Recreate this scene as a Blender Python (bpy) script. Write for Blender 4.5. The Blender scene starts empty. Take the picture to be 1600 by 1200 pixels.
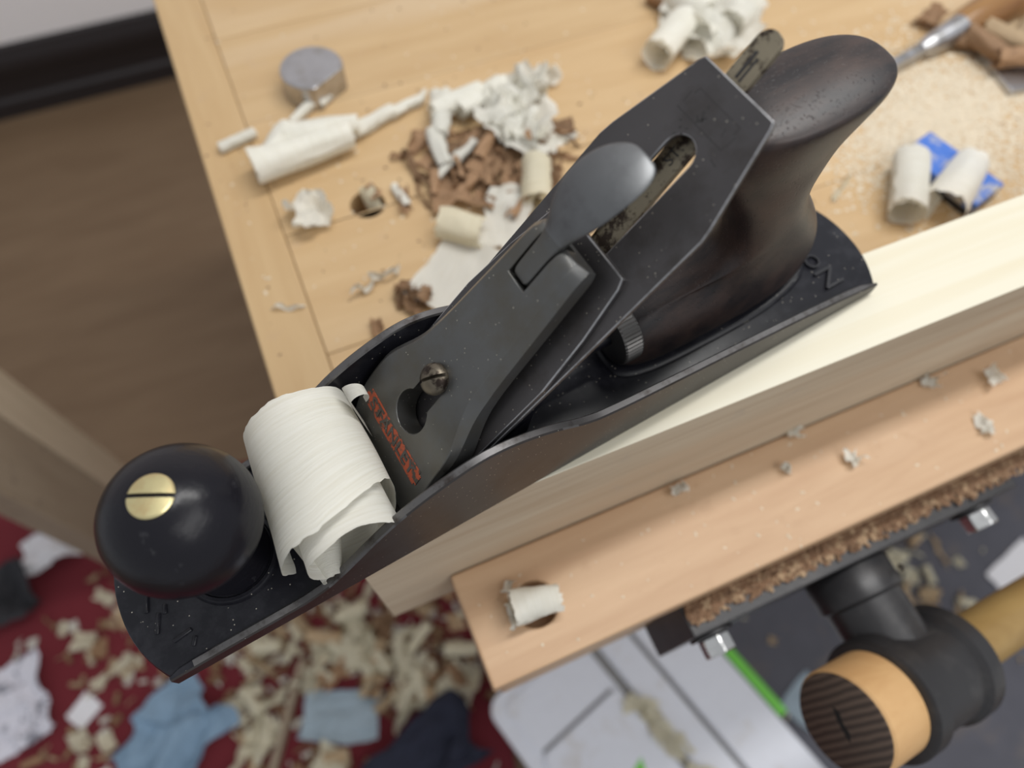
import bpy, bmesh, math, random
from mathutils import Vector, Matrix, noise
random.seed(7)
sc = bpy.context.scene
C = sc.collection
S = 0.001                      # everything below is measured in millimetres
ZB = 960.0                     # height of the pine board's top edge above the floor

# ------------------------------------------------------------------ camera
CAM = Vector((108.737, -92.770, 277.040))           # mm, relative to board top
FPX = 1108.24                                       # focal length in pixels of a 1600 px wide frame
RB = Matrix(((0.91947783, -0.39247689, 0.02285656),
             (-0.33986689, -0.82275738, -0.45558839),
             (0.19761331, 0.41113524, -0.88989707)))   # rows: right, down, forward
cam_d = bpy.data.cameras.new('camera'); cam = bpy.data.objects.new('camera', cam_d); C.objects.link(cam)
cam_d.sensor_fit = 'HORIZONTAL'; cam_d.sensor_width = 36; cam_d.lens = 36 * FPX / 1600
M = Matrix((RB[0], -RB[1], -RB[2])).transposed().to_4x4()
M.translation = Vector((CAM.x, CAM.y, CAM.z + ZB)) * S
cam.matrix_world = M
cam_d.clip_start = 0.01; cam_d.clip_end = 20
cam_d.dof.use_dof = True; cam_d.dof.focus_distance = 0.255; cam_d.dof.aperture_fstop = 5.2
sc.camera = cam

# ------------------------------------------------------------------ light and exposure
world = bpy.data.worlds.new('room_light'); sc.world = world; world.use_nodes = True
bg = world.node_tree.nodes['Background']; bg.inputs[0].default_value = (0.93, 0.96, 1.0, 1); bg.inputs[1].default_value = 0.46
def area(name, loc, target, sx, sy, power, col=(1, 1, 1)):
    l = bpy.data.lights.new(name, 'AREA'); l.shape = 'RECTANGLE'; l.size = sx; l.size_y = sy; l.energy = power; l.color = col
    o = bpy.data.objects.new(name, l); C.objects.link(o); o.location = loc
    d = Vector(target) - Vector(loc)
    o.rotation_euler = d.to_track_quat('-Z', 'Y').to_euler()
    return o
area('ceiling_tube_light', (0.80, 0.30, 2.50), (0.80, 0.20, 0.96), 1.4, 0.16, 20, (1.0, 0.99, 0.965))
area('ceiling_tube_light', (0.95, -1.05, 2.50), (0.6, -0.6, 0.96), 1.5, 0.9, 13, (1.0, 0.99, 0.975))
sc.view_settings.view_transform = 'Standard'; sc.view_settings.look = 'None'
sc.view_settings.exposure = 0.0; sc.view_settings.gamma = 1.0; sc.view_settings.use_curve_mapping = False

# ------------------------------------------------------------------ helpers
def W(x, y, z): return Vector((x, y, z + ZB)) * S
def at(u, v, z):
    """the point of the level z (mm, from board top) seen at picture point u, v"""
    q = Vector(((u - 800) / FPX, (v - 600) / FPX, 1)); r = RB.transposed() @ q
    t = (z - CAM.z) / r.z; return CAM + t * r
def mesh_obj(name, verts, faces, mats, parent=None, smooth=True, loc=None, rotz=0.0, bevel=0, seg=2, angle=35, mi=None):
    me = bpy.data.meshes.new(name)
    me.from_pydata([Vector(v) * S for v in verts], [], faces)
    bm = bmesh.new(); bm.from_mesh(me); bmesh.ops.recalc_face_normals(bm, faces=bm.faces); bm.to_mesh(me); bm.free()
    return link(name, me, mats, parent, smooth, loc, rotz, bevel, seg, angle, mi)
def link(name, me, mats, parent=None, smooth=True, loc=None, rotz=0.0, bevel=0, seg=2, angle=35, mi=None):
    if not isinstance(mats, (list, tuple)): mats = [mats]
    for m in mats: me.materials.append(m)
    if mi:
        for p in me.polygons: p.material_index = mi(p)
    o = bpy.data.objects.new(name, me); C.objects.link(o)
    if parent: o.parent = parent
    if loc is not None: o.location = loc
    o.rotation_euler.z = rotz
    if smooth: shade(me, angle)
    if bevel:
        b = o.modifiers.new('bevel', 'BEVEL'); b.width = bevel * S; b.segments = seg; b.limit_method = 'ANGLE'; b.angle_limit = math.radians(30); b.harden_normals = False
    return o
def shade(me, angle=35):
    for p in me.polygons: p.use_smooth = True
    bm = bmesh.new(); bm.from_mesh(me); a = math.radians(angle)
    for e in bm.edges:
        if len(e.link_faces) == 2: e.smooth = e.calc_face_angle(0) < a
    bm.to_mesh(me); bm.free()
def empty(name, loc, rotz=0.0):
    o = bpy.data.objects.new(name, None); C.objects.link(o); o.location = loc; o.rotation_euler.z = rotz; o.empty_display_size = 0.02
    return o
def tag(o, label=None, cat=None, group=None, kind=None):
    if label: o['label'] = label
    if cat: o['category'] = cat
    if group: o['group'] = group
    if kind: o['kind'] = kind
    return o
def box(x0, x1, y0, y1, z0, z1):
    v = [(x, y, z) for x in (x0, x1) for y in (y0, y1) for z in (z0, z1)]
    f = [(0, 1, 3, 2), (4, 6, 7, 5), (0, 4, 5, 1), (2, 3, 7, 6), (0, 2, 6, 4), (1, 5, 7, 3)]
    return v, f
def join(parts):
    V, F = [], []
    for v, f in parts:
        n = len(V); V += list(v); F += [tuple(i + n for i in q) for q in f]
    return V, F
def loft(rings, caps=True, closed=True):
    n = len(rings[0]); V = [p for r in rings for p in r]; F = []
    for i in range(len(rings) - 1):
        for j in range(n if closed else n - 1):
            k = (j + 1) % n
            F.append((i * n + j, i * n + k, (i + 1) * n + k, (i + 1) * n + j))
    if caps and closed:
        F.append(tuple(range(n))[::-1]); F.append(tuple((len(rings) - 1) * n + j for j in range(n)))
    return V, F
def lathe(prof, n=48, cx=0, cy=0):
    rings = [[(cx + r * math.cos(2 * math.pi * j / n), cy + r * math.sin(2 * math.pi * j / n), z) for j in range(n)] for r, z in prof]
    return loft(rings)
def tube(p0, p1, r0, r1=None, n=32):
    return tube_profile(p0, p1, [(0, r0), (1, r1 if r1 is not None else r0)], n)
def tube_profile(p0, p1, prof, n=32):
    p0, p1 = Vector(p0), Vector(p1); d = p1 - p0; a = d.normalized()
    u = a.orthogonal().normalized(); w = a.cross(u)
    rings = [[tuple(p0 + d * s + (u * math.cos(2 * math.pi * j / n) + w * math.sin(2 * math.pi * j / n)) * r) for j in range(n)] for s, r in prof]
    return loft(rings)
def plate(outer, holes, fn, o0, o1):
    """flat plate with holes; fn maps (a, b, o) to a point"""
    bm = bmesh.new(); loops = [outer] + holes; tops, bots = [], []
    for L in loops:
        tops.append([bm.verts.new(fn(a, b, o1)) for a, b in L]); bots.append([bm.verts.new(fn(a, b, o0)) for a, b in L])
    for lay in (tops, bots):
        es = []
        for L in lay:
            for i in range(len(L)): es.append(bm.edges.new((L[i], L[(i + 1) % len(L)])))
        bmesh.ops.triangle_fill(bm, use_beauty=True, use_dissolve=False, edges=es)
    for T, B in zip(tops, bots):
        for i in range(len(T)):
            j = (i + 1) % len(T); bm.faces.new((T[i], T[j], B[j], B[i]))
    bmesh.ops.recalc_face_normals(bm, faces=bm.faces)
    for v in bm.verts: v.co *= S
    me = bpy.data.meshes.new('plate'); bm.to_mesh(me); bm.free(); return me
def boolean(o, cutters, op='DIFFERENCE'):
    for c in cutters:
        m = o.modifiers.new('cut', 'BOOLEAN'); m.operation = op; m.object = c; m.solver = 'EXACT'
    bpy.context.view_layer.update()
    me = bpy.data.meshes.new_from_object(o.evaluated_get(bpy.context.evaluated_depsgraph_get()))
    o.modifiers.clear(); old = o.data; o.data = me; bpy.data.meshes.remove(old)
    for c in cutters:
        d = c.data; bpy.data.objects.remove(c); bpy.data.meshes.remove(d)
    return o
def text_mesh(txt, size, depth, fn, bold=0.0):
    """solid letters; fn maps (x along text, y up, z out), all in mm, to a point"""
    cu = bpy.data.curves.new('letters', 'FONT'); cu.body = txt; cu.size = size; cu.extrude = depth / 2; cu.align_x = 'CENTER'; cu.align_y = 'CENTER'; cu.resolution_u = 3; cu.offset = bold
    o = bpy.data.objects.new('letters', cu); C.objects.link(o); bpy.context.view_layer.update()
    me = bpy.data.meshes.new_from_object(o.evaluated_get(bpy.context.evaluated_depsgraph_get()))
    bpy.data.objects.remove(o); bpy.data.curves.remove(cu)
    for v in me.vertices: v.co = Vector(fn(v.co.x, v.co.y, v.co.z)) * S
    return me
def arc(cx, cy, r, a0, a1, n):
    return [(cx + r * math.cos(math.radians(a0 + (a1 - a0) * i / n)), cy + r * math.sin(math.radians(a0 + (a1 - a0) * i / n))) for i in range(n + 1)]
def lerp_tab(tab, x):
    if x <= tab[0][0]: return tab[0][1]
    for (a, b), (c, d) in zip(tab, tab[1:]):
        if x <= c: return b + (d - b) * (x - a) / (c - a)
    return tab[-1][1]
def smooth_tab(tab, x):
    return (lerp_tab(tab, x - 2.5) + 2 * lerp_tab(tab, x) + lerp_tab(tab, x + 2.5)) / 4

# ------------------------------------------------------------------ materials
def newmat(name):
    m = bpy.data.materials.new(name); m.use_nodes = True; nt = m.node_tree
    return m, nt, nt.nodes, nt.links, nt.nodes['Principled BSDF']
def ramp(N, stops):
    r = N.new('ShaderNodeValToRGB'); e = r.color_ramp.elements
    while len(e) > 1: e.remove(e[0])
    for i, (p, c) in enumerate(stops):
        if i == 0: e[0].position = p; e[0].color = (*c, 1)
        else: x = e.new(p); x.color = (*c, 1)
    return r
def coords(N, L, scale=(1, 1, 1), rot=(0, 0, 0)):
    t = N.new('ShaderNodeTexCoord'); m = N.new('ShaderNodeMapping'); m.inputs['Scale'].default_value = scale; m.inputs['Rotation'].default_value = rot
    L.new(t.outputs['Object'], m.inputs['Vector']); return m.outputs['Vector']
def noise_node(N, L, vec, scale, detail=4, rough=0.55, dist=0.0):
    n = N.new('ShaderNodeTexNoise'); n.inputs['Scale'].default_value = scale; n.inputs['Detail'].default_value = detail; n.inputs['Roughness'].default_value = rough; n.inputs['Distortion'].default_value = dist
    L.new(vec, n.inputs['Vector']); return n
def mixc(N, L, fac, a, b, mode='MIX'):
    x = N.new('ShaderNodeMix'); x.data_type = 'RGBA'; x.blend_type = mode
    for sock, val in ((x.inputs[0], fac), (x.inputs[6], a), (x.inputs[7], b)):
        if hasattr(val, 'links') or hasattr(val, 'is_linked'): L.new(val, sock)
        else: sock.default_value = val if isinstance(val, float) else (*val, 1)
    return x.outputs[2]
def bump(N, L, B, h, strength=0.3, dist=0.0005):
    b = N.new('ShaderNodeBump'); b.inputs['Strength'].default_value = strength; b.inputs['Distance'].default_value = dist
    L.new(h, b.inputs['Height']); L.new(b.outputs[0], B.inputs['Normal'])
def mat_wood(name, light, dark, grain=(6, 90, 90), rough=0.55, contrast=(0.35, 0.7), streak=None, rot=(0, 0, 0), vary=0.0, rings=0.0, spec=0.4, stain=None):
    m, nt, N, L, B = newmat(name)
    v = coords(N, L, grain, rot); n = noise_node(N, L, v, 1.0, 6, 0.6, 0.4)
    r = ramp(N, [(contrast[0], dark), (contrast[1], light)]); L.new(n.outputs[0], r.inputs[0]); col = r.outputs[0]
    if streak:
        n2 = noise_node(N, L, coords(N, L, tuple(g * 0.22 for g in grain), rot), 1.0, 3, 0.5, 0.8)
        r2 = ramp(N, [(0.52, (0, 0, 0)), (0.68, (1, 1, 1))]); L.new(n2.outputs[0], r2.inputs[0]); col = mixc(N, L, r2.outputs[0], col, streak)
    if rings:
        w = N.new('ShaderNodeTexWave'); w.inputs['Scale'].default_value = rings; w.inputs['Distortion'].default_value = 3.5; w.inputs['Detail'].default_value = 2; w.bands_direction = 'Y'
        L.new(coords(N, L, (0.25, 1, 1), rot), w.inputs['Vector']); rr = ramp(N, [(0.6, (0, 0, 0)), (1.0, (0.4, 0.4, 0.4))]); L.new(w.outputs[1], rr.inputs[0]); col = mixc(N, L, rr.outputs[0], col, dark)
    if stain:
        n3 = noise_node(N, L, coords(N, L, (1, 1, 1)), 45.0, 5, 0.65); r3 = ramp(N, [(0.60, (0, 0, 0)), (0.72, (0.7, 0.7, 0.7))]); L.new(n3.outputs[0], r3.inputs[0]); col = mixc(N, L, r3.outputs[0], col, stain)
    if vary:
        oi = N.new('ShaderNodeObjectInfo'); hs = N.new('ShaderNodeHueSaturation'); mr = N.new('ShaderNodeMapRange'); mr.inputs[3].default_value = 1 - vary; mr.inputs[4].default_value = 1 + vary
        L.new(oi.outputs['Random'], mr.inputs[0]); L.new(mr.outputs[0], hs.inputs['Value']); L.new(col, hs.inputs['Color']); col = hs.outputs[0]
    L.new(col, B.inputs['Base Color']); B.inputs['Roughness'].default_value = rough; B.inputs['Specular IOR Level'].default_value = spec
    bump(N, L, B, n.outputs[0], 0.15, 0.0003); return m
def mat_metal(name, c, rough, metallic=0.85, spec=0.5, dirt=None, dirt_scale=60, specks=0.0, dirt_range=(0.5, 0.7), aniso=None):
    m, nt, N, L, B = newmat(name); v = coords(N, L)
    n = noise_node(N, L, v, dirt_scale, 5, 0.6)
    col = mixc(N, L, n.outputs[0], tuple(x * 0.75 for x in c), tuple(min(1, x * 1.25) for x in c))
    if dirt:
        r = ramp(N, [(dirt_range[0], (0, 0, 0)), (dirt_range[1], (1, 1, 1))]); n2 = noise_node(N, L, v, dirt_scale * 1.7, 6, 0.7); L.new(n2.outputs[0], r.inputs[0]); col = mixc(N, L, r.outputs[0], col, dirt)
    if specks:
        vo = N.new('ShaderNodeTexVoronoi'); vo.inputs['Scale'].default_value = 420; L.new(v, vo.inputs['Vector'])
        n3 = noise_node(N, L, v, 130, 2, 0.5)
        lt = N.new('ShaderNodeMath'); lt.operation = 'LESS_THAN'; lt.inputs[1].default_value = 0.10; L.new(vo.outputs['Distance'], lt.inputs[0])
        gt = N.new('ShaderNodeMath'); gt.operation = 'GREATER_THAN'; gt.inputs[1].default_value = 1 - specks; L.new(n3.outputs[0], gt.inputs[0])
        mu = N.new('ShaderNodeMath'); mu.operation = 'MULTIPLY'; L.new(lt.outputs[0], mu.inputs[0]); L.new(gt.outputs[0], mu.inputs[1])
        col = mixc(N, L, mu.outputs[0], col, (0.42, 0.39, 0.33))
    L.new(col, B.inputs['Base Color']); B.inputs['Metallic'].default_value = metallic; B.inputs['Specular IOR Level'].default_value = spec
    rr = N.new('ShaderNodeMapRange'); rr.inputs[3].default_value = rough - 0.07; rr.inputs[4].default_value = rough + 0.1; L.new(n.outputs[0], rr.inputs[0]); L.new(rr.outputs[0], B.inputs['Roughness'])
    n4 = noise_node(N, L, v, 700, 3, 0.6); bump(N, L, B, n4.outputs[0], 0.08, 0.0002)
    return m
def mat_plain(name, c, rough=0.6, vary=0.0, tex=0.12, scale=80, metallic=0.0, dust=None, dust_range=(0.5, 0.62), dust_scale=60):
    m, nt, N, L, B = newmat(name); v = coords(N, L); n = noise_node(N, L, v, scale, 4, 0.6)
    col = mixc(N, L, n.outputs[0], tuple(x * (1 - tex) for x in c), tuple(min(1, x * (1 + tex)) for x in c))
    if dust:
        n2 = noise_node(N, L, v, dust_scale, 5, 0.65); r = ramp(N, [(dust_range[0], (0, 0, 0)), (dust_range[1], (1, 1, 1))]); L.new(n2.outputs[0], r.inputs[0]); col = mixc(N, L, r.outputs[0], col, dust)
    if vary:
        oi = N.new('ShaderNodeObjectInfo'); hs = N.new('ShaderNodeHueSaturation'); mr = N.new('ShaderNodeMapRange'); mr.inputs[3].default_value = 1 - vary; mr.inputs[4].default_value = 1 + vary
        L.new(oi.outputs['Random'], mr.inputs[0]); L.new(mr.outputs[0], hs.inputs['Value']); L.new(col, hs.inputs['Color']); col = hs.outputs[0]
    L.new(col, B.inputs['Base Color']); B.inputs['Roughness'].default_value = rough; B.inputs['Metallic'].default_value = metallic
    bump(N, L, B, n.outputs[0], 0.15, 0.0005); return m
def mat_shaving(name, c, c2, vary=0.08, lines=900, trans=0.3):
    m, nt, N, L, B = newmat(name); v = coords(N, L)
    uv = N.new('ShaderNodeUVMap'); mp = N.new('ShaderNodeMapping'); mp.inputs['Scale'].default_value = (3, lines / 20.0, 1); L.new(uv.outputs[0], mp.inputs[0])
    n = noise_node(N, L, mp.outputs[0], 1.0, 3, 0.6); n2 = noise_node(N, L, v, 50, 3, 0.5)
    r = ramp(N, [(0.32, c2), (0.6, c)]); L.new(n.outputs[0], r.inputs[0])
    col = mixc(N, L, n2.outputs[0], r.outputs[0], tuple(x * 0.94 for x in c))
    oi = N.new('ShaderNodeObjectInfo'); hs = N.new('ShaderNodeHueSaturation'); mr = N.new('ShaderNodeMapRange'); mr.inputs[3].default_value = 1 - vary; mr.inputs[4].default_value = 1 + vary
    L.new(oi.outputs['Random'], mr.inputs[0]); L.new(mr.outputs[0], hs.inputs['Value']); L.new(col, hs.inputs['Color']); col = hs.outputs[0]
    L.new(col, B.inputs['Base Color']); B.inputs['Roughness'].default_value = 0.6; B.inputs['Specular IOR Level'].default_value = 0.25
    bump(N, L, B, n.outputs[0], 0.8, 0.0006)
    tr = N.new('ShaderNodeBsdfTranslucent'); L.new(col, tr.inputs[0]); mx = N.new('ShaderNodeMixShader'); mx.inputs[0].default_value = trans
    L.new(B.outputs[0], mx.inputs[1]); L.new(tr.outputs[0], mx.inputs[2]); L.new(mx.outputs[0], N['Material Output'].inputs[0]); return m

MT = {}
MT['bench'] = mat_wood('bench_maple', (0.60, 0.425, 0.235), (0.52, 0.345, 0.175), (7, 60, 60), 0.5, (0.3, 0.72), streak=(0.60, 0.44, 0.27), vary=0.03, stain=(0.55, 0.385, 0.225))
MT['bench_end'] = mat_wood('bench_end_maple', (0.57, 0.40, 0.215), (0.50, 0.33, 0.165), (60, 7, 60), 0.5, (0.3, 0.72), stain=(0.51, 0.35, 0.20))
MT['jaw'] = mat_wood('jaw_beech', (0.62, 0.425, 0.265), (0.50, 0.315, 0.185), (8, 70, 70), 0.5, (0.3, 0.75), streak=(0.64, 0.455, 0.30), stain=(0.50, 0.32, 0.19))
MT['pine_top'] = mat_wood('planed_pine', (0.745, 0.70, 0.56), (0.70, 0.625, 0.45), (3, 110, 110), 0.42, (0.22, 0.55), rings=16, spec=0.5)
MT['pine_side'] = mat_wood('rough_pine', (0.62, 0.53, 0.40), (0.46, 0.35, 0.24), (4, 60, 60), 0.7, (0.3, 0.66), streak=(0.52, 0.37, 0.24), stain=(0.46, 0.39, 0.31))
MT['japan'] = mat_metal('black_japanning', (0.010, 0.010, 0.014), 0.30, 0.0, 0.32, dirt=(0.026, 0.026, 0.032), dirt_scale=38, specks=0.50)
MT['cheek'] = mat_metal('worn_iron_side', (0.058, 0.053, 0.052), 0.38, 0.6, 0.35, dirt=(0.045, 0.034, 0.028), dirt_scale=25, specks=0.50)
MT['rim'] = mat_metal('rubbed_iron_edge', (0.15, 0.145, 0.145), 0.42, 0.8, dirt=(0.05, 0.04, 0.035), dirt_scale=60)
MT['edge'] = mat_metal('edge_highlight_steel', (0.42, 0.42, 0.43), 0.35, 0.9, dirt=(0.12, 0.12, 0.12), dirt_scale=50)  # highlights along the blade and chip breaker edges, painted as a brighter steel
MT['cap'] = mat_metal('lever_cap_steel', (0.135, 0.136, 0.134), 0.36, 0.75, dirt=(0.12, 0.108, 0.085), dirt_scale=22, specks=0.50, dirt_range=(0.45, 0.75))
MT['blade'] = mat_metal('patinated_blade_steel', (0.10, 0.094, 0.096), 0.40, 0.75, dirt=(0.075, 0.068, 0.066), dirt_scale=30, specks=0.50)
MT['lever'] = mat_metal('thumb_lever_steel', (0.19, 0.195, 0.20), 0.42, 0.85, dirt=(0.14, 0.14, 0.145), dirt_scale=40)
MT['rust'] = mat_metal('rusty_old_steel', (0.17, 0.145, 0.11), 0.42, 0.8, dirt=(0.035, 0.025, 0.02), dirt_scale=110, dirt_range=(0.5, 0.58))
MT['olive'] = mat_metal('tarnished_lever_steel', (0.27, 0.235, 0.17), 0.45, 0.7, dirt=(0.05, 0.036, 0.028), dirt_scale=95, dirt_range=(0.48, 0.56))
MT['wheel'] = mat_metal('dark_knurled_steel', (0.13, 0.125, 0.12), 0.4, 0.8)
MT['brass'] = mat_metal('polished_brass', (0.95, 0.74, 0.40), 0.30, 1.0, dirt=(0.78, 0.57, 0.28), dirt_scale=60)
MT['black'] = mat_plain('slot_black', (0.004, 0.004, 0.004), 0.8)
MT['orange'] = mat_plain('chipped_orange_paint', (0.40, 0.075, 0.03), 0.6, dust=(0.06, 0.055, 0.045), dust_range=(0.49, 0.55), dust_scale=330)
MT['stamp'] = mat_plain('stamped_mark', (0.028, 0.026, 0.026), 0.6)
m, nt, N, L, B = newmat('black_knob_lacquer'); MT['knob'] = m
v = coords(N, L); n = noise_node(N, L, v, 90, 6, 0.7); r = ramp(N, [(0.62, (0.009, 0.0085, 0.012)), (0.74, (0.05, 0.05, 0.055))]); L.new(n.outputs[0], r.inputs[0]); L.new(r.outputs[0], B.inputs['Base Color'])
B.inputs['Roughness'].default_value = 0.27; B.inputs['Specular IOR Level'].default_value = 0.26
n2 = noise_node(N, L, coords(N, L, (1, 1, 3)), 120, 4, 0.7); bump(N, L, B, n2.outputs[0], 0.3, 0.0006)
m, nt, N, L, B = newmat('dark_rosewood'); MT['tote'] = m
v = coords(N, L, (40, 140, 40), (0, 0.9, 0)); n = noise_node(N, L, v, 1.0, 6, 0.65); r = ramp(N, [(0.36, (0.014, 0.011, 0.012)), (0.75, (0.066, 0.040, 0.032))]); L.new(n.outputs[0], r.inputs[0])
L.new(r.outputs[0], B.inputs['Base Color']); B.inputs['Roughness'].default_value = 0.42
n2 = noise_node(N, L, coords(N, L, (1, 1, 1)), 900, 2, 0.5); r2 = ramp(N, [(0.30, (0, 0, 0)), (0.38, (1, 1, 1))]); L.new(n2.outputs[0], r2.inputs[0]); bump(N, L, B, r2.outputs[0], 0.3, 0.0005)
MT['cream'] = mat_shaving('cream_shaving', (0.84, 0.79, 0.62), (0.70, 0.62, 0.43))
MT['cream2'] = mat_shaving('white_shaving', (0.92, 0.905, 0.83), (0.79, 0.755, 0.64))
MT['tan'] = mat_shaving('tan_shaving', (0.62, 0.47, 0.30), (0.45, 0.30, 0.17), vary=0.25)
MT['brown'] = mat_shaving('brown_shaving', (0.38, 0.235, 0.135), (0.22, 0.125, 0.07), vary=0.3, trans=0.15)
MT['dust'] = mat_plain('pale_sawdust', (0.70, 0.61, 0.47), 0.9, tex=0.25, scale=400)
MT['dust_brown'] = mat_plain('brown_sawdust', (0.20, 0.115, 0.065), 0.9, tex=0.5, scale=200, dust=(0.40, 0.28, 0.17), dust_range=(0.52, 0.6), dust_scale=230)
MT['steel'] = mat_metal('bright_steel', (0.52, 0.52, 0.54), 0.32, 1.0, dirt=(0.36, 0.34, 0.31), dirt_scale=50)
MT['zinc'] = mat_metal('zinc_plated', (0.75, 0.75, 0.74), 0.25, 1.0)
MT['pipe'] = mat_metal('black_cast_pipe', (0.032, 0.031, 0.033), 0.36, 0.25, dirt=(0.055, 0.052, 0.052), dirt_scale=25, specks=0.28)
MT['dowel'] = mat_wood('varnished_dowel', (0.36, 0.235, 0.085), (0.27, 0.165, 0.055), (8, 60, 60), 0.35, (0.3, 0.7))
MT['plug'] = mat_wood('beech_plug', (0.66, 0.42, 0.20), (0.55, 0.32, 0.14), (12, 60, 60), 0.5, (0.3, 0.7))
MT['handle'] = mat_wood('chisel_handle_wood', (0.40, 0.22, 0.08), (0.17, 0.075, 0.03), (10, 60, 60), 0.3, (0.3, 0.7))
m, nt, N, L, B = newmat('walnut_end_grain'); MT['walnut'] = m
w = N.new('ShaderNodeTexWave'); w.inputs['Scale'].default_value = 75; w.inputs['Distortion'].default_value = 1.4; w.inputs['Detail'].default_value = 3; w.bands_direction = 'Y'
L.new(coords(N, L), w.inputs[0]); r = ramp(N, [(0.25, (0.042, 0.027, 0.020)), (0.8, (0.10, 0.068, 0.050))]); L.new(w.outputs[1], r.inputs[0]); L.new(r.outputs[0], B.inputs['Base Color']); B.inputs['Roughness'].default_value = 0.6
MT['floor'] = mat_wood('brown_floorboards', (0.22, 0.145, 0.085), (0.175, 0.11, 0.062), (4, 20, 20), 0.6, (0.3, 0.75))
MT['wall'] = mat_plain('white_wall_paint', (0.92, 0.88, 0.88), 0.8, tex=0.04)
MT['baseboard'] = mat_plain('black_baseboard', (0.022, 0.017, 0.018), 0.5)
MT['rug'] = mat_plain('red_carpet', (0.155, 0.016, 0.024), 0.95, tex=0.35, scale=500)
MT['mat'] = mat_plain('dark_grey_mat', (0.085, 0.085, 0.105), 0.7, tex=0.25, scale=30, dust=(0.16, 0.13, 0.11), dust_range=(0.55, 0.75), dust_scale=14)
MT['case'] = mat_plain('light_grey_plastic', (0.75, 0.77, 0.84), 0.5, tex=0.05, dust=(0.60, 0.56, 0.52), dust_range=(0.55, 0.8), dust_scale=22)
MT['groove'] = mat_plain('dark_groove_plastic', (0.22, 0.215, 0.21), 0.7, tex=0.2)  # groove floors, a darker grey than the rest of the lid
MT['green'] = mat_plain('bright_green_plastic', (0.16, 0.60, 0.05), 0.4)
MT['blue'] = mat_plain('blue_foam', (0.06, 0.17, 0.58), 0.7, dust=(0.50, 0.48, 0.44), dust_range=(0.47, 0.62), dust_scale=70)
MT['charcoal'] = mat_plain('charcoal_abrasive', (0.03, 0.03, 0.035), 0.9)
MT['rag'] = mat_plain('pale_blue_cloth', (0.23, 0.34, 0.46), 0.9, tex=0.3, scale=30)
MT['rag2'] = mat_plain('grey_blue_cloth', (0.34, 0.42, 0.48), 0.9, tex=0.25, scale=40)
MT['navy'] = mat_plain('dark_navy_cloth', (0.022, 0.025, 0.045), 0.95, tex=0.4, scale=40)
MT['paper'] = mat_plain('white_paper', (0.78, 0.77, 0.80), 0.8, tex=0.05)
MT['print'] = mat_plain('printed_paper', (0.68, 0.67, 0.74), 0.8, dust=(0.22, 0.22, 0.26), dust_range=(0.55, 0.6), dust_scale=45)
MT['post'] = mat_wood('weathered_timber', (0.36, 0.29, 0.21), (0.28, 0.215, 0.15), (40, 40, 4), 0.7, (0.3, 0.7), stain=(0.18, 0.14, 0.11))
MT['batten'] = mat_wood('pale_batten', (0.55, 0.45, 0.33), (0.46, 0.37, 0.26), (40, 40, 4), 0.7, (0.3, 0.7))

# ------------------------------------------------------------------ the room
FZ = -ZB
def struct(name, vf, mat, **k):
    o = mesh_obj(name, *vf, mat, **k); o['kind'] = 'structure'; return o
struct('floor', box(-2200, 2600, -1800, 1600, FZ - 30, FZ), MT['floor'], loc=W(0, 0, -ZB) - W(0, 0, -ZB), smooth=False).location = (0, 0, ZB * S)
o = struct('wall_back', box(-2200, 2600, 1600, 1700, 0, 2700), MT['wall'], smooth=False)
bb = [(1600, 0), (1582, 0), (1582, 40), (1588, 48), (1588, 100), (1584, 106), (1584, 140), (1590, 150), (1590, 160), (1600, 166)]
struct('baseboard_back', loft([[(x, y, z) for y, z in bb] for x in (-2200, 2600)]), MT['baseboard'])

# red rug, dark mat
def slab(name, x0, x1, y0, y1, h, mat, label, cat, rotz=0, r=15):
    cx, cy = (x0 + x1) / 2, (y0 + y1) / 2; a, b = (x1 - x0) / 2, (y1 - y0) / 2
    pts = arc(a - r, b - r, r, 0, 90, 5) + arc(-a + r, b - r, r, 90, 180, 5) + arc(-a + r, -b + r, r, 180, 270, 5) + arc(a - r, -b + r, r, 270, 360, 5)
    me = plate(pts, [], lambda p, q, o_: (p, q, o_), 0, h)
    o = link(name, me, mat, smooth=False, loc=(cx * S, cy * S, 0), rotz=rotz, bevel=2)
    return tag(o, label, cat)
slab('red_rug', -485 - 600, -485 + 600, -122 - 700, -122 + 700, 8, MT['rug'], 'dark red carpet on the floor, strewn with wood shavings', 'rug', rotz=-0.227)
slab('grey_mat', 250, 1700, -1000, 60, 10, MT['mat'], 'dark blue-grey floor mat under the bench vise', 'mat')
RUGZ, MATZ = FZ + 8, FZ + 10

# upright timber on the rug's edge
up = empty('timber_post', (-0.3075, 0.440, 0.0085)); tag(up, 'upright weathered timber post with a paler batten, standing by the red carpet', 'post')
dx, dy = -0.185, -0.983
def along(s, off): return (-dx * s + -dy * off * -1 * 0 + off * 0.983 * -1, -dy * s + off * 0.185 * 1)
def pbox(s0, s1, o0, o1, z1):
    P = [along(s0, o0), along(s1, o0), along(s1, o1), along(s0, o1)]
    return loft([[(x, y, z) for x, y in P] for z in (0, z1)])
mesh_obj('plank', *pbox(-64, 28, 0, 38, 500), MT['post'], up, bevel=1.5)
mesh_obj('batten', *pbox(28.3, 84, -4, 38, 500), MT['batten'], up, bevel=1.5)

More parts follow.
